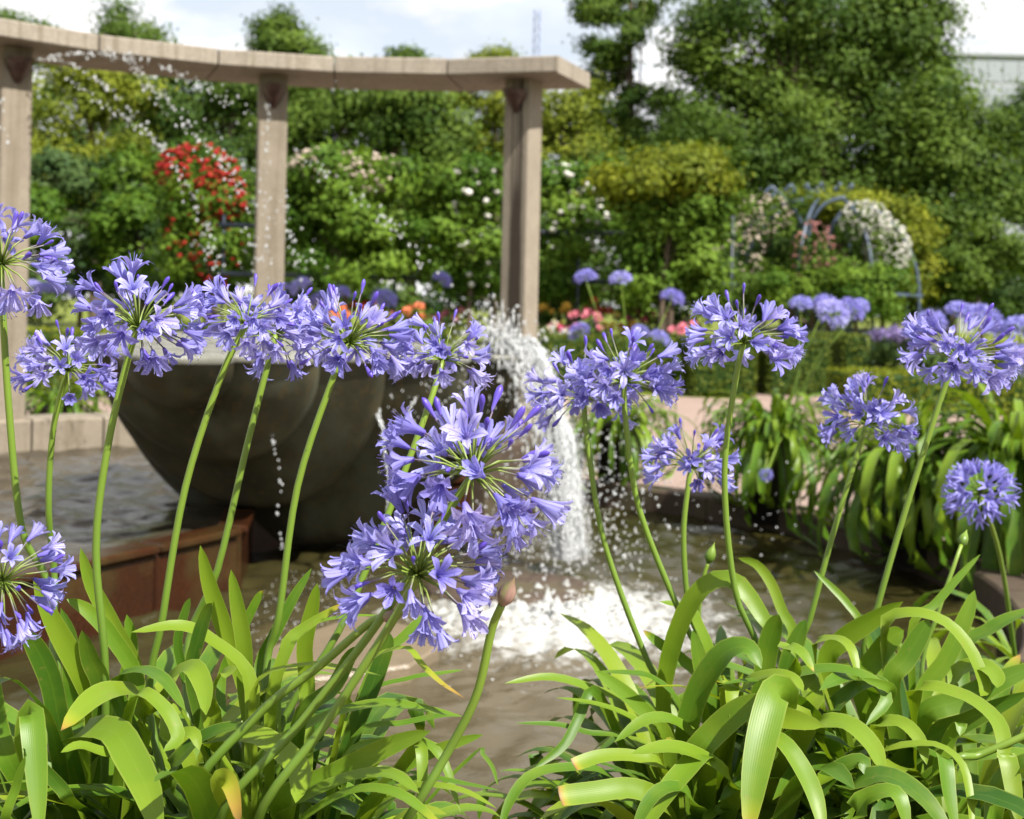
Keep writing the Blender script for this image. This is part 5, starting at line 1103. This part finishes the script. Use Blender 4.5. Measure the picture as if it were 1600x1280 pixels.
# ------------------------------------------------------------------ clipped box hedges
def box_hedge(label, x0, x1, y0, y1, h, seed, lime=False):
    c = Vector(((x0 + x1) / 2, (y0 + y1) / 2, 0)); e = empty('box_hedge', c); tag(e, label, 'hedge', 'clipped box hedges'); rg = np.random.default_rng(seed)
    mb = MB(); mb.box((c.x, c.y, h / 2 - .01), (x1 - x0 - .08, y1 - y0 - .08, h - .04), 0, 1, .05); mb.A = [0.1] * len(mb.V); mb.build('core', M['leaf_b'], e, False)
    w_, d_ = x1 - x0, y1 - y0; sides = [('t', w_ * d_), ('f', w_ * h), ('l', d_ * h), ('r', d_ * h)]; V = []; v = []; leaf = 0.05
    for s, ar in sides:
        n = int(min(5000, ar / (leaf * leaf) * 1.1)); a, b = rg.random(n), rg.random(n); j = rg.normal(0, 0.018, n)
        if s == 't': P = np.stack([x0 + w_ * a, y0 + d_ * b, h + j], 1); N = np.array([0, 0, 1.])
        elif s == 'f': P = np.stack([x0 + w_ * a, y0 + j, h * b], 1); N = np.array([0, -1., 0])
        elif s == 'l': P = np.stack([x0 + j, y0 + d_ * a, h * b], 1); N = np.array([-1., 0, 0])
        else: P = np.stack([x1 + j, y0 + d_ * a, h * b], 1); N = np.array([1., 0, 0])
        NN = N + rg.standard_normal((n, 3)) * .45; NN /= np.linalg.norm(NN, axis=1)[:, None]; A = np.cross(NN, rg.standard_normal((n, 3))); A /= np.linalg.norm(A, axis=1)[:, None]; B = np.cross(NN, A)
        sz = leaf * rg.uniform(.7, 1.3, (n, 1)); V.append(np.stack([P - A * sz * .6, P + B * sz * .4, P + A * sz * .6, P - B * sz * .4], 1).reshape(-1, 3)); v.append(np.repeat(np.clip(rg.normal(.55 if lime else .4, .25, n), 0, 1), 4))
    V = np.concatenate(V); link('foliage', mesh('foliage', local(e, V), np.arange(len(V)).reshape(-1, 4), M['leaf_lime'] if lime else M['leaf_box'], {'v': np.concatenate(v)}, False), e)
def hx(px, Y): return (px - 800) / FPX * Y
box_hedge('long clipped box hedge in front of the colourful rose bed', hx(842, 23.5), hx(1058, 23.5), 23.5, 24.6, 0.98, 1)
box_hedge('clipped box block beside the gravel path', hx(1082, 22.5), hx(1185, 22.5), 22.5, 24.0, 1.04, 2)
box_hedge('clipped box block right behind the round agapanthus', hx(1200, 23.2), hx(1302, 23.2), 23.2, 24.8, 1.06, 3)
box_hedge('narrow clipped box block by the lavender', hx(1318, 24.5), hx(1362, 24.5), 24.5, 27.5, 1.1, 4)
box_hedge('low lime topped box hedge before the lavender', hx(1330, 19.5), hx(1680, 19.5), 19.5, 21.0, 0.62, 5, True)
box_hedge('lime topped hedge glimpsed left of the bowl', hx(20, 19), hx(150, 19), 19, 20.2, 1.0, 6, True)
box_hedge('hedge seen low behind the bowl', hx(200, 22), hx(700, 22), 22, 23, 1.1, 7)
box_hedge('clipped hedge at the garden edge beyond the low lime hedge', hx(1450, 24.5), hx(1700, 24.5), 24.5, 25.6, 1.0, 8, True)

# lavender
lv = empty('lavender_bush', (hx(1420, 23.2), 23.2, 0)); tag(lv, 'hazy purple lavender bush behind the low lime hedge', 'lavender')
crown('foliage', lv, [E(1405, 545, 80, 50, 23.2, 0.5), E(1440, 555, 70, 40, 23.2, 0.5)], M['leaf_d'], 0.9, 0.06, 0.12, 51)
crown('flower_spikes', lv, [E(1408, 525, 80, 24, 23.2, 0.5), E(1440, 540, 70, 24, 23.2, 0.5)], M['lavender'], 0.8, 0.05, 0.10, 52)
lv2 = empty('lavender_bush', (hx(1360, 25), 25, 0)); tag(lv2, 'small grey green lavender tuft beside the narrow box block', 'lavender')
crown('foliage', lv2, [E(1380, 560, 60, 40, 24.0, 0.4)], M['leaf_d'], 0.9, 0.06, 0.12, 53)

# ------------------------------------------------------------------ rose bed
def bloom_mesh():
    V = []; F = []; 
    for lay, (r_, z, n, tiltz) in enumerate(((1.0, 0.0, 6, 0.35), (0.75, 0.25, 5, 0.6), (0.45, 0.45, 4, 0.8))):
        for k in range(n):
            q = 2 * math.pi * k / n + lay * .5; o = len(V); hw = 2.2 / n
            for a, rr2, dz in ((q - hw, .35, 0), (q, .2, -.05), (q + hw, .35, 0), (q + hw * .8, 1.0, tiltz), (q, 1.12, tiltz * 1.1), (q - hw * .8, 1.0, tiltz)):
                V.append((r_ * rr2 * math.cos(a), r_ * rr2 * math.sin(a), z + dz * r_))
            F += [(o, o + 1, o + 4, o + 5), (o + 1, o + 2, o + 3, o + 4)]
    return V, F
BV, BF = bloom_mesh(); BM = {k: mesh('bloom', BV, BF, M['bl_' + k]) for k in ('red', 'pink', 'palepink', 'white', 'yellow', 'magenta', 'coral')}
CW = {'red': 'deep red', 'pink': 'bright pink', 'palepink': 'pale pink', 'white': 'white', 'yellow': 'golden yellow', 'magenta': 'magenta', 'coral': 'coral orange'}
bed = [(845, 515, 'palepink'), (880, 520, 'magenta'), (862, 490, 'yellow'), (905, 500, 'pink'), (935, 480, 'red'), (960, 512, 'yellow'), (855, 530, 'white'), (1000, 495, 'magenta'), (985, 520, 'red'), (1055, 515, 'pink'), (1080, 515, 'palepink'), (930, 510, 'white'),
       (530, 500, 'coral'), (560, 490, 'red'), (600, 488, 'pink'), (650, 490, 'coral'), (500, 480, 'palepink'), (690, 495, 'pink')]
seen = {}
NEAR = {0: 'at the column end of the rose bed', 1: 'behind the long box hedge near the cascade', 2: 'at the back of the bed by the stained column', 3: 'standing second behind the long box hedge', 4: 'tallest in the bed behind the long hedge', 5: 'in the middle of the bed behind the long hedge', 6: 'low in the bed nearest the cascade', 7: 'at the path end of the rose bed', 8: 'low behind the path end of the long hedge', 9: 'between the long hedge and the box block', 10: 'just behind the box block', 11: 'low in the middle of the rose bed',
        12: 'behind the bowl glimpsed through an umbel', 13: 'behind the bowl above the splash crown', 14: 'behind the bowl by the jets', 15: 'behind the bowl below the trellis', 16: 'behind the bowl left of the others', 17: 'behind the bowl near the stained column'}
for i, (px, py, cn_) in enumerate(bed):
    Yb = 26.2 + (i % 3) * 0.6; c = at(px, py, Yb); e = empty('rose_bush', (c.x, c.y, 0)); tag(e, f'{CW[cn_]} rose bush {NEAR[i]}', 'rose bush', 'roses in the garden beds'); r = random.Random(70 + i)
    crown('foliage', e, [((c.x, c.y, c.z * 0.55), (0.42, 0.35, max(0.2, c.z * 0.45)))], M['leaf_fresh'] if i % 2 else M['leaf_a'], 0.55, 0.08, 0.14, 80 + i)
    for k in range(8):
        o = link('bloom', BM[cn_], e); o.matrix_local = Matrix.Translation((r.gauss(0, .22), r.uniform(-.35, .1), c.z + r.gauss(0, .10))) @ basis(Vector((r.gauss(0, .5), -0.8, 0.7)), r.random() * 6) @ Matrix.Scale(r.uniform(.06, .11), 4)

# ------------------------------------------------------------------ far building and mast
bp = at(1560, 88, 125); e = empty('office_block', (bp.x + 6, 131, 0)); tag(e, 'pale grey office block showing above the trees', 'building')
m, t, b = mat('pale_cladding', (0.26, 0.28, 0.30), 0.7); m2 = mat('grey_glazing', (0.235, 0.26, 0.285), 0.6)[0]; m3 = mat('mast_blue', (0.16, 0.19, 0.30), 0.5)[0]
x0 = at(1490, 90, 125).x; x1 = x0 + 22; zt = bp.z
mb = MB(); mb.box(((x0 + x1) / 2, 131, zt / 2), (x1 - x0, 12, zt)); mb.build('wall', m, e, False)
mb = MB(); mb.box(((x0 + x1) / 2, 131, zt + .12), (x1 - x0 + .5, 12.5, .3)); mb.build('parapet', m, e, False)
V = [(-.62, 0, -1.0), (.62, 0, -1.0), (.62, 0, 1.0), (-.62, 0, 1.0), (-.62, .1, -1.0), (.62, .1, -1.0), (.62, .1, 1.0), (-.62, .1, 1.0)]
wmesh = mesh('window', V, [(0, 1, 2, 3), (0, 4, 5, 1), (1, 5, 6, 2), (2, 6, 7, 3), (3, 7, 4, 0)], m2, None, False)
for j in range(3):
    for i in range(14):
        o = link('window', wmesh, e); o.location = (x0 + 1.0 + i * 1.5 - e.location.x, 124.94 - e.location.y, zt - 1.5 - j * 2.6)
e = empty('lattice_mast', (at(838, 90, 150).x, 150, 0)); tag(e, 'slender pale blue lattice mast against the clouds', 'mast'); zt = at(838, 16, 150).z; xm = e.location.x
for dx, dy in ((-.4, -.4), (.4, -.4), (.4, .4), (-.4, .4)):
    mb = MB(); mb.tube([(xm + dx, 150 + dy, 0), (xm + dx * .8, 150 + dy * .8, zt)], .09, 5); mb.build('leg', m3, e)
mb = MB(); n = 30
for i in range(n):
    z0, z1 = zt * i / n, zt * (i + 1) / n
    for s in (-1, 1): mb.tube([(xm - .4 * s, 150 - .4, z0), (xm + .4 * s, 150 - .4, z1)], .05, 4)
    mb.tube([(xm - .4, 150 - .4, z0), (xm + .4, 150 - .4, z0)], .05, 4)
mb.build('bracing', m3, e)
